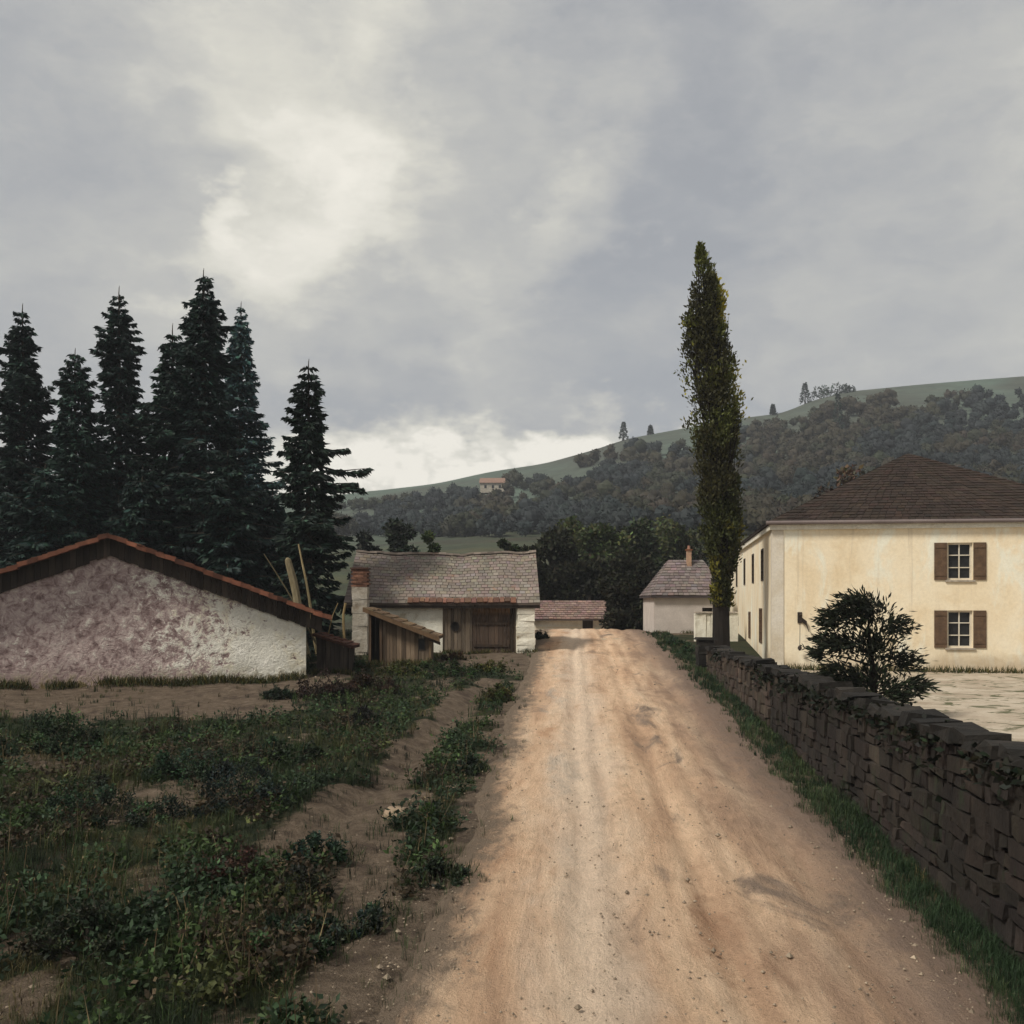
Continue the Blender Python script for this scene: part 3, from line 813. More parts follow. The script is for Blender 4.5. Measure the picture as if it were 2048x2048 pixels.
shingles(r, E0 + [0, 0, .01], E1 + [0, 0, .01], R0 + [0, 0, .01], R1 + [0, 0, .01], 17, .27, .028, (1, 1, 1), .09)
shingles(r, B0 + [0, 0, .01], B1 + [0, 0, .01], R0 + [0, 0, .01], R1 + [0, 0, .01], 15, .4, .045)
rf = r.build('roof', M['shingle'], barn)
rc = MB()
for i in range(26):
    a = -7.55 + i * .335
    rc.box((a + .17, 47.75, 6.985 + rng.normal(0, .012)), (.34, .30, .10), tint=tuple(np.ones(3) * math.exp(rng.normal(.25, .15))), jit=.008)
rc.build('ridge_cap', M['shingle'], rf)
et = MB()                                   # a course of newer red tiles along part of the eave
shingles(et, np.array([-4.7, FY - .47, EZ - .03]), np.array([.2, FY - .47, EZ - .03]), np.array([-4.7, FY - .15, EZ + .23]), np.array([.2, FY - .15, EZ + .23]), 1, .25, .06, (.85, 1.0, 1.1), .3)
et.build('eave_tiles', M['red_tile'], rf)
eb = MB()
eb.box((-3.1, FY - .33, EZ - .20), (8.7, .05, .15)); 
for i in range(15): eb.box((-7.2 + i * .59, FY - .16, EZ - .16), (.09, .34, .12))
eb.build('eave_board', M['dark_plank'], rf)

for ob_ in (rf, *rf.children):
    lw = np.array(world_loc(ob_))
    for v_ in ob_.data.vertices:
        x_ = v_.co.x + lw[0]; y_ = v_.co.y + lw[1]; k_ = max(0, 1 - abs(y_ - 47.75) / 4.5)
        v_.co.z -= k_ * (.13 * math.sin(math.pi * min(1, max(0, (x_ + 7.55) / 8.8))) + .035 * math.sin(x_ * 1.9) + .02 * math.sin(x_ * 4.3))
# plastered pillar with a brick head, at the barn's left end
pl = thing('chimney_stack', 'narrow plastered chimney stack with red brick head at the left end of the barn', 'chimney', (-6.65, 43.2, 2.1))
b = MB()
for i in range(11): b.box((-6.65 + rng.normal(0, .01), 43.2, 2.05 + i * .285 + .14), (.66 * rng.uniform(.97, 1.03), .62, .287), jit=.012)
b.build('shaft', M['old_lime'], pl)
b = MB()
for i in range(9):
    for j in range(3):
        b.box((-6.65 - .235 + j * .235 + (.05 if i % 2 else -.02), 43.2, 5.19 + i * .085 + .04), (.228, .64, .076), tint=tuple(np.ones(3) * math.exp(rng.normal(0, .3))), jit=.004)
b.box((-6.65, 43.2, 5.99), (.80, .76, .07), tint=(.5, .5, .5))
b.build('brick_head', M['brick'], pl)

# ------------------------------------------------------------------ 3. little board shed in front of the barn
sh = thing('shed', 'small board shed with sagging lean-to roof in front of the barn', 'shed', (-4.4, 39, 1.95))
SY = 39.0
zr = lambda x: 4.24 - .40 * (x + 5.7)
b = MB()
planks(b, (-5.12, SY, 0), (1, 0, 0), 1.42, lambda s: 1.85, lambda s: zr(-5.12 + s) - .10, .15, .03, base=(1.0, .95, .9))
planks(b, (-3.45, SY, 0), (1, 0, 0), .16, lambda s: 1.85, lambda s: zr(-3.45) - .10, .15, .03)
planks(b, (-3.70, SY, 0), (1, 0, 0), .25, lambda s: 1.85, lambda s: 2.62, .13, .03)
planks(b, (-3.70, SY, 0), (1, 0, 0), .25, lambda s: 3.06, lambda s: zr(-3.70 + s) - .10, .13, .03)
planks(b, (-3.29, SY, 0), (0, 1, 0), 1.9, lambda s: 1.85, lambda s: zr(-3.29) - .10, .17, .03, nrm=(1, 0, 0))
planks(b, (-5.66, SY + 1.9, 0), (1, 0, 0), 2.37, lambda s: 1.85, lambda s: zr(-5.66 + s) - .1, .2, .03, nrm=(0, 1, 0), base=(.5, .5, .5))
planks(b, (-5.66, SY, 0), (0, 1, 0), 1.9, lambda s: 1.85, lambda s: zr(-5.66) - .1, .2, .03, nrm=(-1, 0, 0), base=(.5, .5, .5))
b.build('wall', M['plank'], sh)
wn = MB(); wn.add([(-3.72, SY + .06, 2.6), (-3.43, SY + .06, 2.6), (-3.43, SY + .06, 3.08), (-3.72, SY + .06, 3.08)], [(0, 1, 2, 3)])
win = wn.build('window', M['pane'], sh)
fr = MB()
for c, s in (((-3.575, SY - .03, 2.63), (.29, .04, .05)), ((-3.575, SY - .03, 3.05), (.29, .04, .05)), ((-3.695, SY - .03, 2.84), (.045, .045, .37)), ((-3.455, SY - .03, 2.84), (.045, .045, .37))): fr.box(c, s)
fr.build('frame', M['dark_plank'], win)
for x, lab in ((-5.62, 0), (-5.18, 0), (-3.24, 1)):
    p = MB(); p.box((x, SY - .09, (1.8 + zr(x) - .1) / 2), (.10, .10, zr(x) - .1 - 1.8), jit=.008, tint=(.5, .42, .36) if not lab else (1.15, 1.05, .9))
    p.build('post', M['plank'], sh)
r = MB()
A0, A1 = np.array([-5.85, SY - .45, zr(-5.85)]), np.array([-5.85, SY + 2.2, zr(-5.85)])
C0_, C1_ = np.array([-2.88, SY - .45, zr(-2.88)]), np.array([-2.88, SY + 2.2, zr(-2.88)])
slab(r, [A0, C0_, C1_, A1], .07, (.5, .45, .4))
shingles(r, C0_ + [0, 0, .01], C1_ + [0, 0, .01], A0 + [0, 0, .01], A1 + [0, 0, .01], 8, .22, .05, (.95, .85, .70), .25)
r.build('roof', M['plank'], sh)
rb = MB()
rb.hexa([A0 + [0, -.05, -.16], C0_ + [.05, -.05, -.16], C0_ + [.05, -.01, -.16], A0 + [0, -.01, -.16], A0 + [0, -.05, .0], C0_ + [.05, -.05, .0], C0_ + [.05, -.01, .0], A0 + [0, -.01, .0]], (.8, .65, .5))
rb.build('barge_board', M['plank'], sh)
rb = MB(); rb.box((-3.05, SY - .35, zr(-3.05) - .2), (.5, .12, .12), u=(.93, 0, -.37), tint=(.35, .3, .3)); rb.build('rafter_end', M['plank'], sh)

# ------------------------------------------------------------------ 4. big cream house at the right
c1 = np.array([10.06, 38.0, 0]); S = np.array([.154, .988, 0]); FR = np.array([.988, -.154, 0])
HZ0, HZ1, LS, LF = 1.75, 7.5, 25.0, 13.0
hs = thing('village_house', 'tall cream rendered house with brown hipped roof and narrow shuttered windows', 'house', (c1[0], c1[1], HZ0))
pt = lambda a, b, z: np.array([*(c1 + FR * a + S * b)[:2], z])
side_o, side_u = c1 + S * LS, -S              # run from the far end to the near corner so that normals point out
sideh = lambda t, w_, a, b: (LS - t - w_ / 2, LS - t + w_ / 2, a, b)
up = [sideh(t, .95, 5.42, 6.78) for t in (3.9, 8.4, 13.4, 19.0)]
lo = [sideh(4.6, 1.25, 2.75, 4.25), sideh(10.3, 1.1, 2.75, 4.05), sideh(18.2, .9, 3.2, 3.7)]
w = MB()
holed_wall(w, side_o, side_u, LS, HZ0, HZ1, up + lo, FR, .2)
fh = [(6.4, 7.3, 5.35, 6.75), (9.6, 10.5, 5.35, 6.75), (6.4, 7.3, 2.8, 4.2), (9.6, 10.5, 2.8, 4.2)]
holed_wall(w, c1, FR, LF, HZ0, HZ1, fh, S, .2)
w.add([pt(LF, 0, HZ0), pt(LF, LS, HZ0), pt(LF, LS, HZ1), pt(LF, 0, HZ1)], [(0, 1, 2, 3)])
w.add([pt(0, LS, HZ0), pt(LF, LS, HZ0), pt(LF, LS, HZ1), pt(0, LS, HZ1)], [(0, 3, 2, 1)])
wl = w.build('wall', M['cream'], hs)
for h in up: window(hs, side_o, side_u, FR, h, M['dark_frame'], (0, 2), sill=False, off=-.13)
for h in lo[:2]: window(hs, side_o, side_u, FR, h, M['shutter'], (1, 2), sill=False, off=-.13)
window(hs, side_o, side_u, FR, lo[2], M['shutter'], (0, 1), sill=False, off=-.13)
for h in fh: window(hs, c1, FR, S, h, M['strip'], (1, 2), shut=M['shutter'])
r = MB(); ov = .18; pit = .52
e = [pt(-ov, -ov, HZ1), pt(LF + ov, -ov, HZ1), pt(LF + ov, LS + ov, HZ1), pt(-ov, LS + ov, HZ1)]
hh = LF / 2 + ov
q0, q1 = pt(LF / 2, hh - ov, HZ1 + hh * pit), pt(LF / 2, LS + ov - hh, HZ1 + hh * pit)
up_ = np.array([0, 0, .10])
slab(r, [p + up_ * .9 for p in e], .08, (.6, .6, .6))
for a, b, c, d in ((e[0], e[1], q0, q0), (e[1], e[2], q0, q1), (e[2], e[3], q1, q1), (e[3], e[0], q1, q0)):
    shingles(r, a + up_, b + up_, c + up_, d + up_, 26, .28, .03, (1, 1, 1), .14)
    r.add([a + up_ * .95, b + up_ * .95, d + up_ * .95, c + up_ * .95] if not np.allclose(c, d) else [a + up_ * .95, b + up_ * .95, c + up_ * .95], [(0, 1, 2, 3) if not np.allclose(c, d) else (0, 1, 2)], (.5, .5, .5))
rf = r.build('roof', M['brown_tile'], hs)
cn = MB()                                    # pale cornice strip under the eaves, front and side
cn.hexa([pt(-.10, -.12, 7.30), pt(LF, -.12, 7.30), pt(LF, -.003, 7.30), pt(-.10, -.003, 7.30), pt(-.10, -.12, 7.49), pt(LF, -.12, 7.49), pt(LF, -.003, 7.49), pt(-.10, -.003, 7.49)])
cn.hexa([pt(-.12, .0, 7.30), pt(-.003, .0, 7.30), pt(-.003, LS, 7.30), pt(-.12, LS, 7.30), pt(-.12, .0, 7.49), pt(-.003, .0, 7.49), pt(-.003, LS, 7.49), pt(-.12, LS, 7.49)])
cn.build('cornice', M['lime'], hs)
gt = MB(); gt.tube([pt(-.26, -.27, 7.56), pt(LF + .2, -.27, 7.53)], [.075, .075], 8); gt.build('gutter', M['grey_tile'], hs)
qn = MB()                                    # pale painted strip at the corner
qn.hexa([pt(-.03, -.03, HZ0), pt(.42, -.03, HZ0), pt(.42, -.002, HZ0), pt(-.03, -.002, HZ0), pt(-.03, -.03, 7.29), pt(.42, -.03, 7.29), pt(.42, -.002, 7.29), pt(-.03, -.002, 7.29)])
qn.hexa([pt(-.03, .0, HZ0), pt(-.002, .0, HZ0), pt(-.002, .35, HZ0), pt(-.03, .35, HZ0), pt(-.03, .0, 7.29), pt(-.002, .0, 7.29), pt(-.002, .35, 7.29), pt(-.03, .35, 7.29)])
qn.build('corner_strip', M['strip'], hs)
br = MB()                                    # iron bracket with a hanging pull on the front
bx = 1.02
br.tube([pt(bx, -.01, 3.95), pt(bx, -.22, 4.05), pt(bx + .03, -.30, 4.0)], [.035, .03, .03], 6)
br.box(pt(bx, -.02, 3.92), (.16, .04, .42)); br.box(pt(bx + .14, -.10, 3.78), (.26, .14, .16), u=(.8, 0, -.6)); br.tube([pt(bx + .2, -.12, 3.75), pt(bx + .33, -.12, 3.38)], [.03, .012], 5)
br.tube([pt(bx - .02, -.28, 4.0), pt(bx - .03, -.26, 2.78)], [.012, .012], 5)
br.tube([pt(bx - .03, -.26, 2.86), pt(bx - .03, -.26, 2.80), pt(bx - .03, -.26, 2.72), pt(bx - .03, -.26, 2.66)], [.02, .075, .075, .02], 8)
br.build('wall_bracket', M['iron'], hs)

# ------------------------------------------------------------------ garden wall along the road, right
def wall_run(y0, y1, n, seed):
    m = MB(); V = []; nz = 9
    for i in range(n + 1):
        y = y0 + (y1 - y0) * i / n; x = float(wall_x(y)); zb = float(zprof(y)) - .25
        for j in range(nz + 1):
            z = zb + (2.70 - zb) * j / nz
            k = .12 * (float(fbm(np.array([y * 1.6]), np.array([z * 2.2]), seed)[0]) - .47) + .10 * (1 - j / nz)
            V.append((x - k, y, z))
    a = [(i * (nz + 1) + j, i * (nz + 1) + j + 1, (i + 1) * (nz + 1) + j + 1, (i + 1) * (nz + 1) + j) for i in range(n) for j in range(nz)]
    m.add(V, a)
    xa, xb = float(wall_x(y0)), float(wall_x(y1))
    z0, z1 = float(zprof(y0)) - .25, float(zprof(y1)) - .25
    m.add([(xa + .42, y0, z0), (xb + .42, y1, z1), (xb + .42, y1, 2.7), (xa + .42, y0, 2.7), (xa, y0, 2.7), (xb, y1, 2.7), (xa - .1, y0, z0), (xb - .1, y1, z1)],
          [(0, 1, 2, 3), (3, 2, 5, 4), (0, 3, 4, 6), (1, 7, 5, 2)])
    return m
gw = wthing('garden_wall', 'dark rubble retaining wall with black coping along the right of the road', 'wall', (float(wall_x(25)), 25, 1.2))
def stones(y0, y1):
    m = MB(); z = .2
    row = 0
    while z < 2.68:
        hh = rng.uniform(.10, .30); y = y0 - rng.uniform(0, .3)
        if z + hh > 2.62: hh = 2.69 - z
        while y < y1:
            l = rng.uniform(.14, .70) ** 1.1; e = min(y + l, y1)
            if e - max(y, y0) > .08 and z + hh > zprof((y + e) / 2) - .1:
                a = max(y, y0); pj = rng.uniform(.0, .075) + .05 * (float(fbm(np.array([a * .8]), np.array([z]), 61)[0]) - .4)
                g_ = .012
                V = []
                for zz in (z + g_ * rng.uniform(.3, 1.6), z + hh - g_ * rng.uniform(.3, 1.6)):
                    for yy, dx in ((a + g_, .10), (e - g_, .10), (e - g_ * rng.uniform(1, 3), -pj), (a + g_ * rng.uniform(1, 3), -pj)):
                        V.append([float(wall_x(yy)) + dx + rng.normal(0, .008) - .05 * max(0, 1 - (zz - .9) / 1.6), yy + rng.normal(0, .018), zz + rng.normal(0, .022)])
                V = [V[1], V[0], V[3], V[2], V[5], V[4], V[7], V[6]]
                m.hexa(V, tuple(np.ones(3) * math.exp(rng.normal(-.15, .17)) * np.exp(rng.normal(0, .03, 3))))
            y = e if e > y else y + l
        z += hh; row += 1
    return m
def core(y0, y1, n):
    m = MB()
    for i in range(n):
        a, b_ = y0 + (y1 - y0) * i / n, y0 + (y1 - y0) * (i + 1) / n
        xa, xb = float(wall_x(a)), float(wall_x(b_)); z = float(zprof(a)) - .3
        m.hexa([[xa + .03, a, z], [xa + .5, a, z], [xb + .5, b_, z], [xb + .03, b_, z], [xa + .03, a, 2.69], [xa + .5, a, 2.69], [xb + .5, b_, 2.69], [xb + .03, b_, 2.69]])
    return m
o = core(4, 37.7, 12).build('mortar_core', M['mortar'], gw)
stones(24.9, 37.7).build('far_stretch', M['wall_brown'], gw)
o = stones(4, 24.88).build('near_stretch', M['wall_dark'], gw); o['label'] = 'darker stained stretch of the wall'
cp = MB(); y = 37.7
while y > 4.1:
    l = min(rng.uniform(.25, .75), y - 4); ym = y - l / 2; x = float(wall_x(ym)) + .2
    h = rng.uniform(.09, .19)
    cp.box((x + rng.normal(0, .02), ym, 2.705 + h / 2), (l - .02, .62 * rng.uniform(.9, 1.1), h), u=(.0705, .9975, 0), jit=.034, taper=.90, tint=tuple(np.ones(3) * math.exp(rng.normal(0, .4))))
    y -= l
cp.build('coping', M['coping'], gw)
iv = MB(); n = 2000
yy = 5 + 32.8 * rng.random(n) ** 1.2; sel = fbm(yy * .55, yy * 0, 733) > .53; yy = yy[sel]; n = len(yy)
hang = np.abs(rng.normal(0, .16, n)) * (.3 + 1.6 * fbm(yy * .9, yy * 0 + 4, 737))
C = np.stack([wall_x(yy) - .08 - .06 * rng.random(n) + (hang < .06) * rng.uniform(0, .6, n), yy, 2.80 - hang * 1.2 + (hang < .06) * .03], 1)
cards(iv, C, rng.normal(size=(n, 3)) * [.8, .8, .6] + [-.3, 0, -.1], rng.uniform(.07, .16, n), rng.uniform(.05, .11, n), tints(n, (.012, .015, .009), .35))
iv.build('ivy', M['leaf'], gw)
gp = thing('gate_pier', 'squat dark stone pier ending the garden wall under the poplar', 'pier', (7.45, 38.1, 1.9))
b = MB()
for i in range(5): b.box((7.48 + rng.normal(0, .015), 38.05, 1.8 + i * .25 + .125), (.62 * rng.uniform(.93, 1.05), .62, .252), jit=.025, tint=tuple(np.ones(3) * math.exp(rng.normal(0, .3))))
b.build('shaft', M['coping'], gp)
b = MB(); b.box((7.48, 38.05, 3.10), (.76, .76, .12), jit=.02, taper=.85); b.build('cap', M['coping'], gp)

# ------------------------------------------------------------------ far houses at the end of the road
fh_ = thing('hipped_house', 'low greyish house with hipped grey roof and small chimney behind the poplar', 'house', (10, 56, 2.5))
x0, x1, y0, y1, zb, ze, zr_ = 8.08, 12.2, 56., 60.6, 2.3, 4.84, 7.02
w = MB()
wh = [(2.75, 3.35, 3.35, 4.2)]
holed_wall(w, (x0, y0, 0), (1, 0, 0), x1 - x0, zb, ze, wh, (0, 1, 0), .2)
w.add([(x0, y0, zb), (x0, y1, zb), (x0, y1, ze), (x0, y0, ze), (x1, y0, zb), (x1, y1, zb), (x1, y1, ze), (x1, y0, ze)], [(0, 3, 2, 1), (4, 5, 6, 7), (1, 2, 6, 5)])
w.build('wall', M['pink_wall'], fh_)
window(fh_, (x0, y0, 0), (1, 0, 0), (0, 1, 0), wh[0], M['dark_frame'], (1, 1))
r = MB(); ym = (y0 + y1) / 2
E = [np.array(p) for p in ((x0 - .2, y0 - .25, ze), (x1 + .1, y0 - .25, ze), (x1 + .1, y1 + .2, ze), (x0 - .2, y1 + .2, ze))]
Q0, Q1 = np.array([9.28, ym, zr_]), np.array([x1 - .9, ym, zr_])
slab(r, [p + [0, 0, .03] for p in E], .10, (.35, .35, .38))
for a, b_, c, d in ((E[0], E[1], Q0, Q1), (E[1], E[2], Q1, Q1), (E[2], E[3], Q1, Q0), (E[3], E[0], Q0, Q0)):
    shingles(r, a + [0, 0, .05], b_ + [0, 0, .05], c, d, 13, .3, .045, (1, 1, 1), .15)
    vv = [a + [0, 0, .04], b_ + [0, 0, .04], d] + ([] if np.allclose(c, d) else [c])
    r.add(vv, [tuple(range(len(vv)))], (.6, .6, .6))
rf = r.build('roof', M['grey_tile'], fh_)
ch = MB()
ch.box((10.42, ym - .35, 7.1), (.26, .30, .95), tint=(2.9, 3.8, 4.0)); ch.box((10.42, ym - .35, 7.60), (.36, .4, .08), tint=(1.4, 1.2, 1)); ch.tube([(10.42, ym - .35, 7.64), (10.42, ym - .35, 7.85)], [.09, .075], 8, (2.6, 2.8, 3))
ch.build('chimney', M['brick'], rf)

ww_ = wthing('low_wall', 'short white limewashed garden wall beside the poplar trunk', 'wall', (9.9, 50, 2.4))
b = MB()
for i in range(8): b.box((9.42 + i * .27, 50 + rng.normal(0, .01), 3.1), (.272, .28, 1.7 + rng.normal(0, .03)), jit=.012)
b.build('masonry', M['lime'], ww_)
b = MB()
for i in range(4): b.box((9.55 + i * .54, 50, 4.0), (.53, .40, .07), jit=.01)
b.build('capping', M['stone'], ww_)

ob = thing('outbuilding', 'low outbuilding with pinkish roof and pale wall beyond the crest of the road', 'outbuilding', (3.6, 66, 2.3))
x0, x1, y0, y1, ze, zr_ = 1.5, 6.4, 66.3, 70.5, 3.42, 4.62
w = MB(); w.box(((x0 + x1) / 2, (y0 + y1) / 2, (2.0 + ze) / 2), (x1 - x0, y1 - y0, ze - 2.0)); 
w.add([(x1, y0, ze), (x1, y1, ze), (x1, (y0 + y1) / 2, zr_ - .1), (x0, y0, ze), (x0, y1, ze), (x0, (y0 + y1) / 2, zr_ - .1)], [(0, 1, 2), (3, 5, 4)])
w.build('wall', M['lime'], ob)
b = MB(); b.box(((x0 + x1) / 2, y0 - .03, 2.62), (x1 - x0 - .1, .05, .5), jit=.0); b.build('plinth', M['cream'], ob)
r = MB(); ym = (y0 + y1) / 2
A, B_ = np.array([x0 - .3, y0 - .4, ze - .05]), np.array([x1 + .3, y0 - .4, ze - .05]); C_, D_ = np.array([x0 - .3, ym, zr_]), np.array([x1 + .3, ym, zr_])
A2, B2 = np.array([x0 - .3, y1 + .4, ze - .05]), np.array([x1 + .3, y1 + .4, ze - .05])
slab(r, [A, B_, D_, C_], .08, (.4, .4, .4)); slab(r, [C_, D_, B2, A2], .08, (.4, .4, .4))
shingles(r, A + [0, 0, .01], B_ + [0, 0, .01], C_ + [0, 0, .01], D_ + [0, 0, .01], 9, .3, .05, (1.25, 1.05, .95), .15)
shingles(r, A2 + [0, 0, .01], B2 + [0, 0, .01], C_ + [0, 0, .01], D_ + [0, 0, .01], 9, .4, .05, (1.2, 1.05, .95), .15)
r.build('roof', M['grey_tile'], ob)
dd = MB(); dd.box((5.1, y0 - .045, 2.75), (.7, .05, 1.2)); dd.build('door', M['dark_plank'], ob)

# ------------------------------------------------------------------ trees
GS = 'spruces behind the cottage'
DK = (.0085, .0135, .011)
spruce(407, 540, 50, 3.7, 'tallest near-black spruce behind the cottage roof', GS, DK, 11, prof=.72)
spruce(482, 606, 60, 3.6, 'slim bluish spruce just right of the tallest one', GS, (.024, .036, .036), 23, prof=.8)  # lighter bluish base colour puts haze on this farther tree
spruce(617, 722, 44.3, 2.1, 'ragged dark spruce with gaps and long side boughs, nearest the barn', GS, (.0095, .0135, .0100), 35, extra=((.69, .15, 1.75), (.66, .1, 2.6), (.63, .0, 3.0), (.60, .2, 2.4), (.66, 3.1, 1.5), (.78, .1, 1.4), (.85, 3.0, 1.2), (.46, .1, 2.1), (.42, 3.1, 1.9)), thin=.26, prof=.62)
spruce(545, 985, 53, 2.5, 'short dense spruce filling the gap under the ragged one', GS, (.009, .015, .013), 47, prof=.55)
spruce(455, 905, 47, 2.8, 'young dark spruce hidden low before the tallest spruce', GS, DK, 53, prof=.55)
spruce(345, 650, 53, 3.2, 'dark spruce left of the tallest one, lower topped', GS, (.011, .018, .013), 61, prof=.7)
spruce(238, 575, 56, 3.7, 'broad spruce above the ridge of the cottage', GS, DK, 71)
spruce(150, 700, 50, 3.1, 'medium spruce between the broad spruce and the leftmost one', GS, (.012, .019, .015), 83, prof=.65)
spruce(45, 610, 54, 3.6, 'leftmost tall spruce, standing past the cottage roof', GS, DK, 97)
spruce(90, 930, 47, 2.8, 'low wide spruce behind the left slope of the cottage roof', GS, (.009, .015, .012), 103, prof=.55)
spruce(285, 935, 49, 2.8, 'low wide spruce below the tops behind the cottage ridge', GS, (.009, .015, .012), 113, prof=.55)

# Lombardy poplar
pop_d = 39.0
prof = np.array([(480, 1398, 1401), (510, 1393, 1412), (545, 1391, 1428), (600, 1386, 1444), (660, 1371, 1449), (720, 1373, 1462), (790, 1379, 1480), (850, 1385, 1478), (900, 1394, 1474), (950, 1400, 1470), (1000, 1404, 1478), (1050, 1408, 1482), (1100, 1416, 1474), (1140, 1424, 1464), (1190, 1422, 1466), (1220, 1424, 1464)], float)
px0 = (1441 - 1024) / F * pop_d
pz = gz(px0, pop_d) - .1
pop = thing('poplar_tree', 'tall narrow poplar with olive crown standing beside the cream house', 'poplar', (px0, pop_d, pz))
tr = MB()
tp = [(1440, 1340, .80), (1441, 1318, .58), (1443, 1290, .43), (1442, 1220, .37), (1442, 1150, .34), (1438, 1050, .27), (1434, 900, .18), (1426, 750, .11), (1413, 620, .06), (1399, 490, .015)]
tr.tube([P(a, b, pop_d) for a, b, c in tp], [c * .84 for a, b, c in tp], 14, rough=.07)
C, D, T = [], [], []
for i in range(190):
    y = rng.uniform(540, 1165) ; 
    l, r_ = np.interp(y, prof[:, 0], prof[:, 1]), np.interp(y, prof[:, 0], prof[:, 2])
    cx = (l + r_) / 2; a = rng.uniform(0, 6.28); q = rng.uniform(.2, 1.0) * (r_ - l) / 2
    tx = np.interp(y + 70, [b for _, b, _ in tp][::-1], [c for c, _, _ in tp][::-1])
    base = P(tx, y + 70 + rng.uniform(0, 60), pop_d); e = P(cx + q * math.cos(a), y, pop_d) + [0, q / F * pop_d * math.sin(a), 0]
    e2 = e + np.array([rng.normal(0, .08), rng.normal(0, .08), rng.uniform(.6, 1.3)])
    tr.tube([base, (base + e) / 2 + (e - base) * [.15, .15, -.05], e, e2], [.045, .03, .018, .006], 4)
tr.build('trunk', M['dark_bark'], pop)
n = 60000
y = rng.uniform(0, 1, n) ** .95 * (1215 - 488) + 488
l, r_ = np.interp(y, prof[:, 0], prof[:, 1]), np.interp(y, prof[:, 0], prof[:, 2])
a = rng.uniform(0, 6.28, n); q = np.sqrt(rng.uniform(0, 1, n)) * (1 + .12 * rng.normal(size=n))
lump = .62 + .85 * fbm(a * 1.4, y * .05, 5)
half = (r_ - l) / 2 * lump
xx = ((l + r_) / 2 + q * half * np.cos(a) - 1024) / F * pop_d
C = np.stack([xx, pop_d + q * half * np.sin(a) / F * pop_d, EYE + (H0 - y) / F * pop_d], 1)
D = np.stack([np.cos(a) * .45, np.sin(a) * .45, np.ones(n) * 1.0], 1) + rng.normal(0, .55, (n, 3))
cl = fbm(xx * 1.6 + C[:, 1] * 1.1, C[:, 2] * .55, 77)
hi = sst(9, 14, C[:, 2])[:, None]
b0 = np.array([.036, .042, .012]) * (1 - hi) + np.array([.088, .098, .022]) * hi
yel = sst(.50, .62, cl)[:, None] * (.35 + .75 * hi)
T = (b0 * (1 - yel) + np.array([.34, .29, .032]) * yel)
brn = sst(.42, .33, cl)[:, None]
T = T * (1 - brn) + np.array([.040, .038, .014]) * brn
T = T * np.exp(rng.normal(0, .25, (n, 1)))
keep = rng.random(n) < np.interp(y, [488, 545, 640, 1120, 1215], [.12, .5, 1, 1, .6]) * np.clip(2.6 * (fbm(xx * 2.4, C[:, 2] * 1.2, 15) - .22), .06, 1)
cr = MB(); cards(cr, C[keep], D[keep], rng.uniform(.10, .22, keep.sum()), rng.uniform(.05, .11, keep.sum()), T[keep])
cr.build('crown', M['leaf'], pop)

# conifer sapling reaching in from the right, behind the wall
sx, sy, sz = (1745 - 1024) / F * 21.5, 21.5, 1.88
sap = thing('evergreen_bush', 'loose dark evergreen bush with ragged sprays in front of the cream wall', 'bush', (sx, sy, sz))
o0 = np.array([sx, sy, sz]); tr = MB(); cr = MB()
tr.tube([o0 - [0, 0, .1], o0 + [.03, 0, .9], o0 + [-.04, .05, 1.7], o0 + [-.1, 0, 2.3]], [.09, .07, .045, .012], 8, rough=.08)
for px, py, rx, ry in ((1668, 1242, 30, 22), (1694, 1222, 28, 30), (1668, 1283, 30, 16), (1640, 1308, 14, 7), (1690, 1290, 40, 22), (1668, 1348, 26, 26), (1702, 1368, 40, 28), (1735, 1225, 38, 30), (1748, 1290, 46, 36),
                       (1744, 1368, 50, 40), (1788, 1252, 30, 24), (1802, 1322, 38, 24), (1790, 1390, 34, 25), (1722, 1206, 20, 16), (1830, 1372, 26, 14), (1655, 1384, 20, 10)):
    dd = 21.5 + rng.uniform(-.45, .45); c = P(px, py, dd); kx, kz = rx / F * dd, ry / F * dd
    hub = o0 + [0, 0, max(.2, c[2] - sz - .25)]
    ax = unit(c - hub + np.array([1e-3, 0, 0])); tip = c + ax * kx * .7
    tr.tube([hub, (hub + c) / 2 + [0, 0, .05], tip], [.03, .018, .004], 5)
    n = int(150 + rx * ry * .32)
    q = rng.normal(0, .48, (n, 3)); C = c + q * [kx, max(kx, kz) * .9, kz]
    D = ax * .9 + q * [.5, .5, .3] + rng.normal(0, .35, (n, 3)) - [0, 0, .22]
    cards(cr, C, D, rng.uniform(.09, .24, n), rng.uniform(.028, .06, n), tints(n, np.array([.013, .017, .009]) * math.exp(rng.normal(0, .25)), .3))
    for k in range(5):                      # brushy ends
        e = c + np.array([rng.normal(0, kx * .6), rng.normal(0, kx * .5), rng.normal(0, kz * .5)]); f = e + ax * rng.uniform(.1, .28) + rng.normal(0, .06, 3)
        m_ = 34; t_ = rng.random((m_, 1))
        cards(cr, e + (f - e) * t_, (f - e) * 3 + rng.normal(0, .35, (m_, 3)), rng.uniform(.06, .14, m_), .026, tints(m_, (.016, .021, .011), .3))
tr.build('stem', M['dark_bark'], sap); cr.build('foliage', M['needle'], sap)

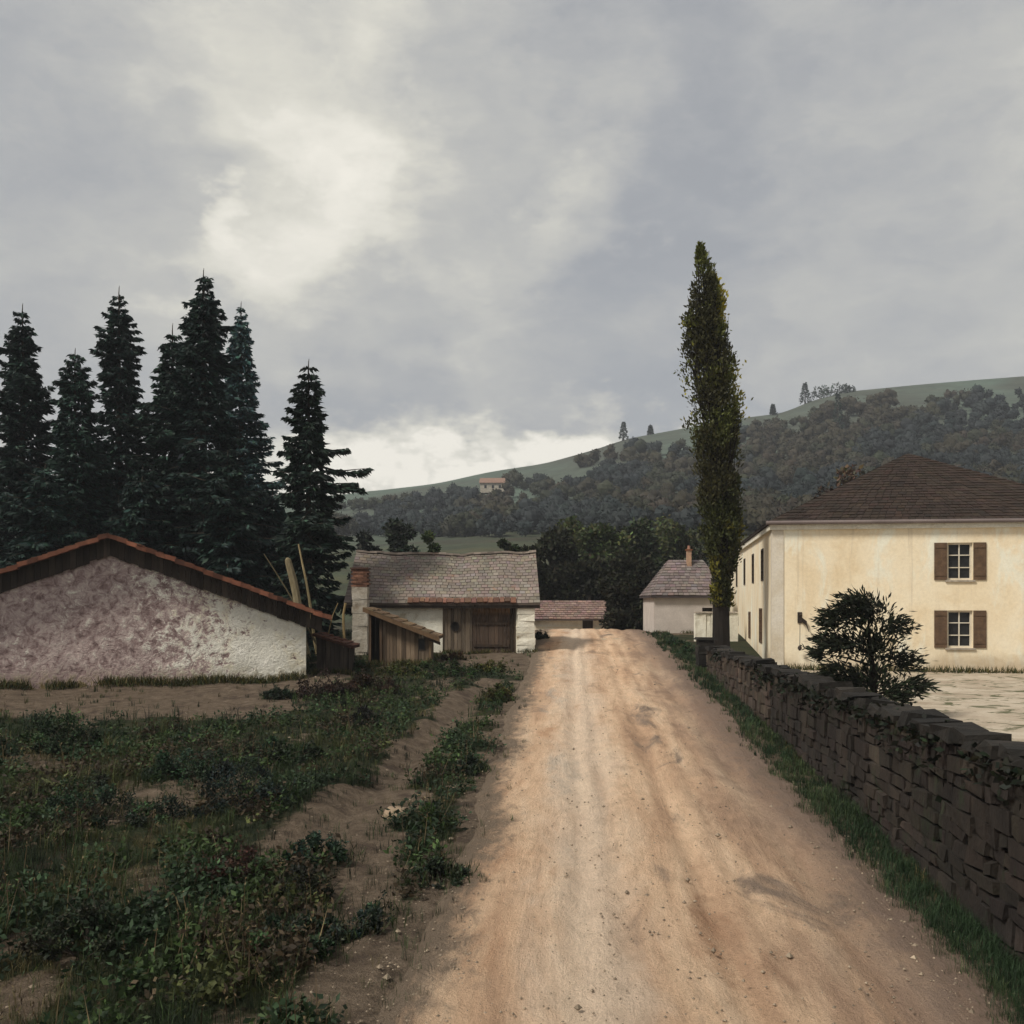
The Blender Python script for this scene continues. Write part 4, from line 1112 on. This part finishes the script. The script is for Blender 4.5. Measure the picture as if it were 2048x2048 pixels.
# dark grove beyond the crest
GG = 'broadleaf trees beyond the end of the road'
OL = (.026, .030, .012)
gro = [(1105, 1062, 78, 62, 'dark broadleaf tree against the right end of the barn roof', (.022, .024, .011)),
       (1150, 1046, 88, 60, 'round topped broadleaf tree behind the one by the barn', (.050, .058, .020)),
       (1215, 1034, 82, 70, 'highest broadleaf tree above the end of the road, greener top', (.046, .058, .021)),
       (1285, 1046, 85, 66, 'broad dark tree between the highest tree and the hipped house', (.026, .034, .015)),
       (1345, 1040, 92, 60, 'leafy tree rising behind the hipped roof left of the poplar', (.055, .062, .024)),
       (1400, 1062, 96, 55, 'dull olive tree partly hidden by the poplar', (.030, .034, .018)),
       (1060, 1100, 72, 40, 'low shaded tree close behind the barn gable', (.020, .022, .010)),
       (1180, 1120, 74, 60, 'low dense tree over the outbuilding roof', (.018, .019, .009)),
       (1260, 1115, 72, 62, 'low dense tree left of the hipped house', (.019, .020, .009)),
       (1120, 1135, 76, 55, 'low dark tree directly behind the outbuilding', (.018, .018, .009))]
for px, top, d, half, lab, cb in gro:
    broadleaf('broadleaf_tree', lab, 'tree', px, top, d, half, cb, .42, 30, 190, GG, crown_from=.08)
broadleaf('tall_bush', 'dense black-green bush standing at the crest of the road', 'bush', 1255, 1130, 62.5, 60, (.016, .017, .009), .30, 44, 230, crown_from=.02, trunk=.12, part='foliage')
broadleaf('broadleaf_tree', 'dark bushy tree showing over the left part of the barn ridge', 'tree', 800, 1045, 75, 44, (.020, .026, .018), .4, 24, 170, GG, crown_from=.1)
broadleaf('broadleaf_tree', 'small bright green tree right of the dark one over the barn ridge', 'tree', 862, 1070, 72, 26, (.040, .060, .018), .35, 16, 150, GG, crown_from=.1)
broadleaf('broadleaf_tree', 'narrow dark tree over the right part of the barn ridge', 'tree', 1020, 1052, 72, 26, (.026, .036, .014), .35, 16, 150, GG, crown_from=.1)
broadleaf('broadleaf_tree', 'dim low tree between spruce and barn ridge', 'tree', 735, 1072, 78, 36, (.018, .022, .018), .4, 18, 150, GG, crown_from=.1)
# right of the house, past the frame of the view's main group
broadleaf('broadleaf_tree', 'brown leaved tree rising behind the hipped brown roof', 'tree', 1690, 930, 75, 90, (.045, .030, .018), .45, 34, 190, GG, crown_from=.1)

# ------------------------------------------------------------------ hillside
def hill_pt(px, row):
    """walk up the hill until it is seen at that row"""
    d = np.linspace(D0 + 4, D1, 400); x = (px - 1024) / F * d
    z = hill_z(x, d); r_ = H0 - (z - EYE) / d * F
    i = int(np.argmin(np.abs(r_ - row)))
    return np.array([x[i], d[i], z[i]])
def crown_blob(mb, c, r, cb, nl, ls):
    """far crown: lumpy leaf body with leaf sprays breaking its outline"""
    nu, nv = 9, 6; sd_ = int(rng.integers(0, 9999))
    th = np.linspace(0, math.pi, nv + 1)[:, None] + np.zeros((1, nu)); ph = np.linspace(0, 2 * math.pi, nu, endpoint=False)[None] + np.zeros((nv + 1, 1))
    d = np.stack([np.sin(th) * np.cos(ph), np.sin(th) * np.sin(ph), np.cos(th)], -1)
    k = r * .86 * (.72 + .6 * vn(d[..., 0] * 2.2 + 5 + d[..., 2] * 1.7, d[..., 1] * 2.2 + 5 - d[..., 2], sd_))
    V = (np.array(c) + d * k[..., None]).reshape(-1, 3); i0 = mb.n
    for j in range(nv):
        for i in range(nu):
            mb.f.append([i0 + j * nu + i, i0 + (j + 1) * nu + i, i0 + (j + 1) * nu + (i + 1) % nu, i0 + j * nu + (i + 1) % nu])
            mb.t.append(tuple(cb * math.exp(rng.normal(0, .08)))); mb.m.append(0)
    mb.v.append(V); mb.n += len(V)
    dn = unit(rng.normal(size=(nl, 3)))
    cards(mb, np.array(c) + dn * r * rng.uniform(.65, 1.0, (nl, 1)), dn + rng.normal(0, .5, (nl, 3)), ls * rng.uniform(.6, 1.3, nl), ls * .6, tints(nl, cb, .16, .05))
wd = MB()
cnt = 0
ridge = lambda px: float(np.interp(px, RX, RY))
while cnt < 2300:
    px = rng.uniform(640, 2150); rr = ridge(px)
    bot = 1075
    u = rng.uniform(0, 1)
    row = rr + 26 + u ** .85 * (bot - rr - 26)
    dens = float(fbm(np.array([px * .006]), np.array([row * .022]), 201)[0])
    band = not (1010 < row + (px - 1100) * .03 + 7 * math.sin(px * .02) < 1024 and 820 < px < 1420)
    if px < 1010 and row < rr + 30: band = False
    if abs(px - 985) < 26 and 955 < row < 1000: band = False
    if not band or dens < .20 + .22 * float(sst(80, 30, row - rr)): continue
    p = hill_pt(px, row)
    h = rng.uniform(2.6, 6.2) * (1 if px > 900 else .75); R = h * rng.uniform(.35, .55)
    hue = rng.random()
    cb = (.066, .040, .023) if hue < .40 else ((.024, .025, .024) if hue < .78 else (.050, .046, .020))
    m_ = float(fbm(np.array([px * .009]), np.array([row * .03]), 231)[0])
    cb = np.array((.045, .037, .022) if m_ > .515 else ((.022, .028, .028) if m_ < .45 else (.034, .036, .020))) * math.exp(rng.normal(-.10, .11)) * np.exp(rng.normal(0, .04, 3)) * [.95, 1.0, 1.02]
    for q in range(3):
        c = p + [rng.normal(0, R * .4), rng.normal(0, R * .4), h * rng.uniform(.35, .75)]
        crown_blob(wd, c, R * rng.uniform(.5, .8), cb, 34, .75)
    cnt += 1
o = wd.build('woods', M['leaf']); o['kind'] = 'stuff'; o['label'] = 'brownish mixed woods covering the hillside'
HT = 'lone trees on the hill'
for px, row, h, w_, lab, kind in ((1247, 881, 8, 1.9, 'tiny conifer on the bare skyline left of the poplar', 0), (1301, 869, 3.8, 1.1, 'very small conifer on the skyline nearest the poplar', 0),
                                  (1546, 830, 4.5, 1.1, 'small lone tree on the skyline just right of the poplar', 0), (1610, 806, 9, 2.4, 'dark conifer where the skyline steps up at the right', 0),
                                  (1676, 862, 13, 1.5, 'dark narrow cypress-like tree on the slope above the brown roof', 0)):
    p = hill_pt(px, row)
    o = thing('hill_tree', lab, 'tree', p - [0, 0, .2], HT)
    tr = MB(); tr.tube([p - [0, 0, .2], p + [0, 0, h * .9]], [.3, .05], 6); tr.build('trunk', M['bark'], o)
    cr = MB(); n = 420; t = rng.uniform(0, 1, n); a = rng.uniform(0, 6.28, n); q = np.sqrt(rng.random(n)) * w_ * (1 - t) ** .8 * (.7 + .6 * vn(t * 9, a, 3))
    C = np.stack([p[0] + q * np.cos(a), p[1] + q * np.sin(a), p[2] + h * (.08 + .92 * t)], 1)
    cards(cr, C, np.stack([np.cos(a), np.sin(a), -.2 + 0 * a], 1) + rng.normal(0, .4, (n, 3)), 1.0, .5, tints(n, (.025, .040, .030), .25)); cr.build('crown', M['needle'], o)
# shrubs along the stepped skyline
for px, row, h, w_, lab in ((1640, 793, 6, 5, 'rounded scrub on the skyline right of the step'), (1680, 785, 5, 5, 'lowest scrub on the skyline at the right edge')):
    p = hill_pt(px, row); o = thing('hill_bush', lab, 'bush', p, HT)
    fo = MB(); leafy(fo, [p + [rng.normal(0, w_ * .5), 0, h * rng.uniform(.2, .6)] for _ in range(7)], [w_ * .4] * 7, 60, (.030, .046, .032), 1.0); fo.build('foliage', M['leaf'], o)
    st = MB(); st.tube([p - [0, 0, .3], p + [0, 0, h * .5]], [.25, .06], 5); st.build('stem', M['bark'], o)
# small pale house in the woods
p = hill_pt(985, 984)
hh_ = thing('hillside_house', 'tiny pale house with ochre roof among the woods on the hill', 'house', p)
w = MB(); w.box(p + [0, 0, 1.2], (8.4, 6, 3.6)); w.build('wall', M['old_lime'], hh_)
r = MB(); a = [p + [-4.6, -3.4, 2.9], p + [4.6, -3.4, 2.9], p + [4.4, 0, 4.9], p + [-4.4, 0, 4.9], p + [4.6, 3.4, 2.9], p + [-4.6, 3.4, 2.9]]
slab(r, [a[0], a[1], a[2], a[3]], .2, (1.3, 1.9, 2.3)); slab(r, [a[3], a[2], a[4], a[5]], .2, (1.3, 1.9, 2.3)); r.build('roof', M['red_tile'], hh_)
for k in (-2.4, .2, 2.6):
    w = MB(); w.box(p + [k, -3.02, 1.5], (.8, .08, 1.1)); w.build('window', M['pane'], hh_)

# ------------------------------------------------------------------ rough vegetation on the bank
def scatter(n, x0, x1, y0, y1, power=1.6):
    u = rng.random(n); a = 1 - power
    y = (y0 ** a + u * (y1 ** a - y0 ** a)) ** (1 / a)
    half = .56 * y
    x = rng.uniform(np.maximum(x0, -half - 1), np.minimum(x1, half + 1))
    return x, y
WX = {'far': 0}
def free(x, y):
    """not on the road, not inside a building"""
    ok = (x < road_l(y) + .15 + .95 * rng.random(len(x)) ** 3) | ((x > road_r(y) - .5) & (x < wall_x(y) - .02)) | (y > 52) & (x > road_r(y))
    du = (x + 7.33) * U[0] + (y - 35) * U[1]; dv = (x + 7.33) * IN[0] + (y - 35) * IN[1]
    ok &= ~((du > -.1) & (du < 13.2) & (dv > -.15) & (dv < 6.2))
    ok &= ~((x > -7.4) & (x < 1.2) & (y > 44.1) & (y < 51.5))
    ok &= ~((x > -5.8) & (x < -3.1) & (y > 38.8) & (y < 41.1))
    ok &= ~((x > -7.3) & (x < -5.95) & (y > 36.1) & (y < 37.8))
    return ok
def grass_obj(name, label, n, hgt, wid, nb, pal, seed, thr=.42, region=None, blade_lean=.5):
    x, y = scatter(n, -40, 9, 8.5, 56)
    dm = dirt(x, y)
    ok = free(x, y) & (dm < thr + .75 * rng.random(n) ** 2.5 - .05)
    if region is not None: ok &= region(x, y)
    x, y = x[ok], y[ok]; z = zg(x, y)
    k = len(x)
    patch = fbm(x * .55, y * .45, seed); tall = (.45 + 1.25 * fbm(x * .9, y * .8, seed + 3))
    pal = np.array(pal); pi = np.clip(((patch - .28) / .40 * len(pal)).astype(int) + rng.integers(-1, 2, k), 0, len(pal) - 1)
    cb = pal[pi] * np.exp(rng.normal(0, .28, (k, 1)))
    mb = MB()
    B = np.repeat(np.stack([x, y, z], 1), nb, 0) + rng.normal(0, 1, (k * nb, 3)) * [wid * 3, wid * 3, 0]
    Hh = np.repeat(tall * hgt, nb) * rng.uniform(.5, 1.3, k * nb)
    T = np.repeat(cb, nb, 0) * np.exp(rng.normal(0, .18, (k * nb, 1)))
    az = rng.uniform(0, 6.28, k * nb); ln = rng.uniform(.1, 1, k * nb) * blade_lean
    dirv = np.stack([np.cos(az), np.sin(az), 0 * az], 1); sd = np.stack([-np.sin(az), np.cos(az), 0 * az], 1)
    w = (np.clip(B[:, 1], 10, 60) / 26 * wid * rng.uniform(.7, 1.3, k * nb))[:, None]
    Hh = Hh[:, None]; ln = ln[:, None]
    up = np.array([0, 0, 1.])
    a0, a1 = B - sd * w * .5 - up * .03, B + sd * w * .5 - up * .03
    m = B + up * Hh * .6 + dirv * Hh * ln * .3
    t_ = B + up * Hh * (1 - .25 * ln) + dirv * Hh * ln
    q1 = np.stack([a0, a1, m + sd * w * .4, m - sd * w * .4], 1)
    q2 = np.stack([m - sd * w * .4, m + sd * w * .4, t_ + sd * w * .05, t_ - sd * w * .05], 1)
    mb.quads(np.concatenate([q1, q2]), np.concatenate([T, T * 1.12]))
    o = mb.build(name, M['leaf']); o['kind'] = 'stuff'; o['label'] = label
    return o
PAL = [(.014, .021, .011), (.020, .032, .013), (.028, .046, .016), (.050, .058, .020), (.085, .070, .032)]
grass_obj('grass', 'short rough grass over the bank left of the road', 24000, .15, .012, 9, PAL, 301, blade_lean=1.0)
grass_obj('tall_grass', 'taller rank dark green grass in patches on the bank', 5200, .34, .013, 12, PAL[:4], 311, .25, lambda x, y: fbm(x * .4, y * .35, 515) > .46, .9)
vx, vy = None, None
grass_obj('verge_grass', 'green grass verge along the foot of the garden wall', 110000, .17, .012, 9, [(.018, .034, .016), (.028, .050, .022), (.045, .062, .026)], 321, 2.0, lambda x, y: (x > road_r(y) - .1 - .35 * rng.random(len(x)) ** 2) & (x < wall_x(y) + .05) & (rng.random(len(x)) < .30 + .5 * vn(y * 1.1, x, 9)), .9)
# broad leaved weeds as one mass of ground cover
x, y = scatter(9000, -40, 6, 9, 42); ok = free(x, y) & (dirt(x, y) < .45) & (x < road_l(y)) & (fbm(x * .5, y * .5, 613) > .38)
x, y = x[ok], y[ok]; z = zg(x, y); k = len(x); nb = 16
C = np.repeat(np.stack([x, y, z + .04], 1), nb, 0) + rng.normal(0, 1, (k * nb, 3)) * [.10, .10, .05]
C[:, 2] += np.abs(rng.normal(0, .10, k * nb)) * np.repeat(.4 + 1.3 * fbm(x, y, 617), nb)
pal = np.array([(.018, .030, .016), (.024, .044, .020), (.034, .056, .018), (.042, .030, .018), (.052, .058, .020)])
T = np.repeat(pal[np.clip((fbm(x * .7, y * .6, 641) * 7 - 1).astype(int), 0, 4)] * np.exp(rng.normal(0, .3, (k, 1))), nb, 0) * np.exp(rng.normal(0, .2, (k * nb, 1)))
mb = MB(); cards(mb, C, rng.normal(size=C.shape) * [1, 1, .5] + [0, 0, .35], rng.uniform(.05, .13, k * nb), rng.uniform(.03, .075, k * nb), T)
o = mb.build('weeds', M['leaf']); o['kind'] = 'stuff'; o['label'] = 'broad leaved weeds spreading through the grass'

# dry stalks standing in the weeds, and weeds along the feet of the walls
x, y = scatter(2600, -40, 5, 8.6, 40); ok = free(x, y) & (dirt(x, y) < .6) & (x < road_l(y)) & (fbm(x * .6, y * .5, 713) > .47)
x, y = x[ok], y[ok]; k = len(x); hgt = rng.uniform(.25, .75, k)
C = np.stack([x, y, zg(x, y) - .03], 1); D = np.stack([rng.normal(0, .22, k), rng.normal(0, .22, k), np.ones(k)], 1)
mb = MB(); pal = np.array([(.16, .12, .065), (.10, .07, .04), (.055, .035, .022)])
cards(mb, C, D, hgt, .014, pal[rng.integers(0, 3, k)] * np.exp(rng.normal(0, .3, (k, 1))))
tips = np.repeat(C + unit(D) * hgt[:, None], 5, 0)
cards(mb, tips - unit(np.repeat(D, 5, 0)) * rng.uniform(0, .12, (5 * k, 1)), np.repeat(D, 5, 0) + rng.normal(0, .7, (5 * k, 3)), rng.uniform(.03, .07, 5 * k), .018, pal[rng.integers(0, 3, 5 * k)])
o = mb.build('dry_stalks', M['leaf']); o['kind'] = 'stuff'; o['label'] = 'dead stalks and seed heads standing in the weeds'
mb = MB()
def foot(ax, ay, bx, by, n, off, cbs, hh=.22):
    t = rng.random(n); t = t[fbm(t * 9, t * 0 + ax, 811)[:] > .40]; n = len(t)
    x = ax + (bx - ax) * t + rng.normal(0, .12, n); y = ay + (by - ay) * t - np.abs(rng.normal(0, off, n)) - .04
    C = np.stack([x, y, zg(x, y) - .02], 1); hh_ = hh * rng.uniform(.4, 1.4, n)
    cards(mb, C, rng.normal(0, .4, (n, 3)) + [0, 0, 1], hh_, .03, np.array(cbs)[rng.integers(0, len(cbs), n)] * np.exp(rng.normal(0, .3, (n, 1))))
YL = [(.075, .062, .018), (.045, .050, .016), (.03, .04, .014), (.09, .07, .03)]
foot(-7.3, 35, -19.8, 31.65, 5200, .28, YL, .30)
foot(-7.3, 36.2, -5.9, 36.2, 700, .15, YL); foot(-5.7, 38.9, -3.2, 38.9, 1500, .2, YL, .3); foot(-3.1, 44.4, 1.1, 44.4, 1100, .16, YL); foot(8.1, 55.9, 12, 55.9, 900, .3, YL)
foot(10.1, 37.7, 22, 35.9, 2600, .3, YL, .3)
o = mb.build('wall_foot_weeds', M['leaf']); o['kind'] = 'stuff'; o['label'] = 'yellowish weeds along the foot of the walls'

# single bushes one can point at
DG, BRN, MG, YG, BG = (.016, .024, .014), (.034, .022, .014), (.028, .048, .016), (.060, .062, .018), (.020, .044, .028)
BB = 'bushes on the bank left of the road'
def at_px(px, py): g_ = G(px, py); return g_[0], g_[1]
for px, py, w_, h_, cb, lab in (
    (637, 1400, 1.1, 1.15, (.022, .014, .010), 'dark brown bush below the corner of the cottage'),
    (560, 1402, .7, .5, DG, 'low dark bush on the dirt yard'),
    (740, 1385, 1.4, .8, BRN, 'reddish brown bush below the board shed'),
    (880, 1350, 2.2, .65, MG, 'wide low green bush in front of the board shed'),
    (800, 1350, 1.3, .5, (.05, .056, .016), 'yellowish green bush at the foot of the shed wall'),
    (700, 1340, 1.0, .6, (.024, .042, .016), 'green bush left of the shed opening'),
    (905, 1322, 1.0, .4, (.05, .032, .014), 'rusty brown low bush under the barn boards'),
    (980, 1345, .9, .55, YG, 'small yellow-green bush at the bend of the track'),
    (990, 1400, .8, .6, (.05, .055, .018), 'yellow tipped bush at the left edge of the road'),
    (730, 1440, 1.0, .5, (.012, .013, .010), 'small blackish bush in the middle of the bank'),
    (940, 1545, .55, .38, (.020, .030, .018), 'small dark tuft bush between track and road'),
    (860, 1655, .55, .42, (.030, .056, .016), 'bright green bush near the pale stone'),
    (640, 1720, .75, .55, BG, 'blue-green bush on the brown patch in the near bank'),
    (600, 1790, .6, .6, (.018, .020, .012), 'dark thorny bush with pale sprigs, low on the near bank'),
    (880, 1760, .6, .35, (.028, .040, .024), 'greyish green bush overhanging the road edge'),
    (470, 1620, 1.7, .95, (.012, .020, .015), 'large blue-black bush in the left foreground'),
    (400, 1560, 1.6, .9, (.018, .032, .018), 'large dark green bush beyond the blue-black one'),
    (560, 1520, 1.3, .6, (.020, .032, .016), 'dark green bush at the centre of the bank'),
    (450, 1770, 1.0, .6, (.036, .020, .013), 'red-brown withered bush in the near left corner'),
    (700, 1850, .8, .5, (.020, .030, .022), 'dark green bush at the front beside the road'),
    (560, 1900, .9, .55, (.024, .036, .020), 'bushy green clump at the bottom edge of the bank'),
    (200, 1640, 1.7, .9, (.020, .032, .018), 'big leafy bush far left in the foreground'),
    (90, 1500, 1.9, .9, (.024, .040, .018), 'broad bush at the far left beyond the big leafy one'),
    (180, 1900, 1.1, .7, (.022, .030, .016), 'leafy bush in the bottom left corner'),
    (1345, 1290, 1.2, .5, (.022, .044, .020), 'green bush on the verge at the crest of the road'),
    (1380, 1306, 1.0, .5, (.024, .050, .022), 'green bush on the verge just left of the gate pier'),
    (1082, 1278, .5, .55, (.02, .022, .016), 'small dark shrub beside the white pier of the barn')):
    x, y = at_px(px, py); near = y < 20
    bush(lab, x, y, w_ * 1.25, h_ * .85, np.array(cb) * 1.1, .055 if near else .08, 14 if w_ < 1.2 else 24, 130 if near else 110, group=BB)

# stones
def stone(label, px, py, s, base=(1, 1, 1), name='stone', group=None):
    x, y = at_px(px, py); z = gz(x, y)
    me = MB(); V = []; nu, nv = 12, 8
    sd = rng.integers(0, 999)
    for j in range(nv + 1):
        for i in range(nu):
            th = math.pi * j / nv; ph = 6.2832 * i / nu
            d = np.array([math.sin(th) * math.cos(ph), math.sin(th) * math.sin(ph), math.cos(th)])
            k = 1 + .45 * (float(vn(np.array([d[0] * 1.7 + d[2] * 2 + 7]), np.array([d[1] * 1.7 + 9]), int(sd))[0]) - .5)
            V.append(np.array([x, y, z]) + d * k * np.array(s))
    me.add(V, [(j * nu + i, (j + 1) * nu + i, (j + 1) * nu + (i + 1) % nu, j * nu + (i + 1) % nu) for j in range(nv) for i in range(nu)], base)
    o = me.build(name, M['stone'], smooth=True)
    for v in o.data.vertices: v.co -= Vector((x, y, z))
    o.location = (x, y, z)
    return tag(o, label, 'stone', group)
stone('pale rounded boulder at the end of the old track', 792, 1630, (.26, .24, .15), (.72, .62, .52), 'boulder')
stone('flat pale slab lying across the top of the road', 1225, 1279, (.95, .35, .08), (1.2, 1.1, .95), 'slab')
# loose gravel: uncountable
n = 9000
x, y = scatter(n, -8, 8, 8.6, 45, 1.9)
ok = (x > road_l(y) - .3) & (x < road_r(y) + .1) & ((rng.random(n) < .3) | (np.minimum(x - road_l(y), road_r(y) - x) < .7))
x, y = x[ok], y[ok]
T_ = (x - road_l(y)) / (road_r(y) - road_l(y))
z = zprof(y) + .035 + .05 * np.sin(np.pi * np.clip(T_, 0, 1))
x2, y2 = scatter(5200, -30, 3, 8.8, 38, 1.7); dd_ = dirt(x2, y2); k2 = (dd_ > .45) & (x2 < road_l(y2) - .1) & free(x2, y2) & (rng.random(len(x2)) < .8)
nr = len(x); x = np.concatenate([x, x2[k2]]); y = np.concatenate([y, y2[k2]]); z = np.concatenate([z, zg(x2[k2], y2[k2])])
mb = MB()
for ii, (a, b_, c) in enumerate(zip(x, y, z)):
    s = rng.uniform(.006, .022) * (1 + (rng.random() < .06) * 1.2)
    V = [np.array([a, b_, c]) + np.array(d) * s * rng.uniform(.7, 1.3, 3) for d in ((1, 0, 0), (0, 1, 0), (-1, 0, 0), (0, -1, 0), (0, 0, .8), (0, 0, -.8))]
    mb.add(V, [(0, 1, 4), (1, 2, 4), (2, 3, 4), (3, 0, 4), (1, 0, 5), (2, 1, 5), (3, 2, 5), (0, 3, 5)], tuple(np.array([1, .92, .82]) * (rng.uniform(.45, .95) if ii < nr else rng.uniform(.3, .9))))
o = mb.build('gravel', M['stone']); o['kind'] = 'stuff'; o['label'] = 'loose pebbles along the road'

# ------------------------------------------------------------------ air
hz = MB(); hz.box((0, 330, 70), (1560, 790, 150))
m = bpy.data.materials.new('haze'); m.use_nodes = True; nt = m.node_tree
nt.nodes.remove(nt.nodes['Principled BSDF'])
pv = nt.nodes.new('ShaderNodeVolumePrincipled'); pv.inputs['Density'].default_value = .00035; pv.inputs['Color'].default_value = (.86, .90, .97, 1)
nt.links.new(pv.outputs[0], nt.nodes['Material Output'].inputs['Volume'])
o = hz.build('haze', m); o['kind'] = 'stuff'

# ------------------------------------------------------------------ sky and sun
EL, AZ = math.radians(47), math.radians(-124)     # sun high behind the left shoulder
sd = Vector((math.sin(AZ) * math.cos(EL), math.cos(AZ) * math.cos(EL), math.sin(EL)))
L = bpy.data.lights.new('sun', 'SUN'); L.energy = 1.5; L.angle = math.radians(12); L.color = (1, .95, .86)
lo_ = bpy.data.objects.new('sun', L); COL.objects.link(lo_); lo_.rotation_euler = sd.to_track_quat('Z', 'Y').to_euler()
W = bpy.data.worlds.new('World'); sc.world = W; W.use_nodes = True
nt = W.node_tree; nt.nodes.clear()
out = nt.nodes.new('ShaderNodeOutputWorld')
sky = nt.nodes.new('ShaderNodeTexSky'); sky.sky_type = 'NISHITA'; sky.sun_disc = False
sky.sun_elevation = EL; sky.sun_rotation = AZ; sky.dust_density = 2.0
bg1 = nt.nodes.new('ShaderNodeBackground'); bg1.inputs['Strength'].default_value = .05
nt.links.new(sky.outputs[0], bg1.inputs['Color'])
tc = nt.nodes.new('ShaderNodeTexCoord').outputs['Generated']
nv = nt.nodes.new('ShaderNodeTexNoise'); nv.inputs['Scale'].default_value = 5; nv.inputs['Detail'].default_value = 6; nv.inputs['Roughness'].default_value = .6
nt.links.new(scaled(nt, tc, (1, 1, 1.8)), nv.inputs['Vector'])
def vmath(op, a, b):
    n = nt.nodes.new('ShaderNodeVectorMath'); n.operation = op
    for i, v in enumerate((a, b)):
        if isinstance(v, tuple): n.inputs[i].default_value = v
        else: nt.links.new(v, n.inputs[i])
    return n
wv = vmath('MULTIPLY_ADD', nv.outputs['Color'], (.40, .40, .26)); wv.inputs[2].default_value = (-.20, -.20, -.13)
dv = vmath('NORMALIZE', vmath('ADD', tc, wv.outputs[0]).outputs[0], (0, 0, 0)).outputs[0]
def blob(px, row, r):
    v = Vector(((px - 1024) / F, 1, (H0 - row) / F)).normalized()
    d = vmath('DOT_PRODUCT', dv, tuple(v)).outputs['Value']
    return mrange(nt, d, math.cos(r), 1.0)
big = noise(nt, scaled(nt, dv, (1, 1, 2.4)), 3.2, 7, .58, .2)
fine = noise(nt, scaled(nt, tc, (1, 1, 2.0)), 11, 8, .62, .4)
v = mth(nt, 'ADD', mth(nt, 'MULTIPLY', big, .62), mth(nt, 'MULTIPLY', fine, .34))
for px, row, r, k in ((680, 300, .30, .14), (740, 360, .22, .06), (640, 180, .20, .07), (800, 320, .09, .04), (500, 470, .09, .10), (900, 520, .26, .12), (1100, 640, .16, .08), (1230, 400, .07, .14), (420, 380, .035, .15),
                      (1500, 620, .14, .05), (720, 965, .085, .55), (840, 942, .072, .50), (960, 918, .058, .46), (1070, 895, .05, .42), (1110, 885, .045, .30), (1190, 868, .05, .36), (560, 965, .07, .42), (640, 930, .05, .2), (420, 260, .09, -.06), (1250, 260, .20, -.10), (980, 320, .10, -.10), (560, 400, .06, -.06), (930, 770, .22, -.22), (1280, 720, .18, -.14), (700, 720, .14, -.12), (1600, 320, .22, -.06)):
    v = mth(nt, 'ADD', v, mth(nt, 'MULTIPLY', blob(px, row, r), k))
colr = ramp(nt, v, [(.28, (.152, .156, .162)), (.42, (.180, .183, .185)), (.56, (.218, .217, .207)), (.74, (.292, .284, .253)), (1.0, (.395, .378, .338))])
bg2 = nt.nodes.new('ShaderNodeBackground'); nt.links.new(colr, bg2.inputs['Color']); bg2.inputs['Strength'].default_value = 1.0
mx = nt.nodes.new('ShaderNodeMixShader')
thinc = mrange(nt, v, .30, .44, .90, .97)
nt.links.new(thinc, mx.inputs[0]); nt.links.new(bg1.outputs[0], mx.inputs[1]); nt.links.new(bg2.outputs[0], mx.inputs[2])
nt.links.new(mx.outputs[0], out.inputs['Surface'])

# ------------------------------------------------------------------ camera and view
cam = bpy.data.cameras.new('camera'); co = bpy.data.objects.new('camera', cam); COL.objects.link(co)
co.location = (0, 0, EYE); co.rotation_euler = (math.radians(90), 0, 0)
cam.sensor_width = 36; cam.lens = 36 * F / 2048; cam.shift_y = (H0 - 1024) / 2048
cam.clip_start = .1; cam.clip_end = 5000
sc.camera = co
sc.view_settings.view_transform = 'Standard'; sc.view_settings.look = 'None'
sc.view_settings.exposure = 1.3; sc.view_settings.gamma = 1
sc.cycles.max_bounces = 6; sc.cycles.volume_bounces = 0; sc.cycles.transparent_max_bounces = 8
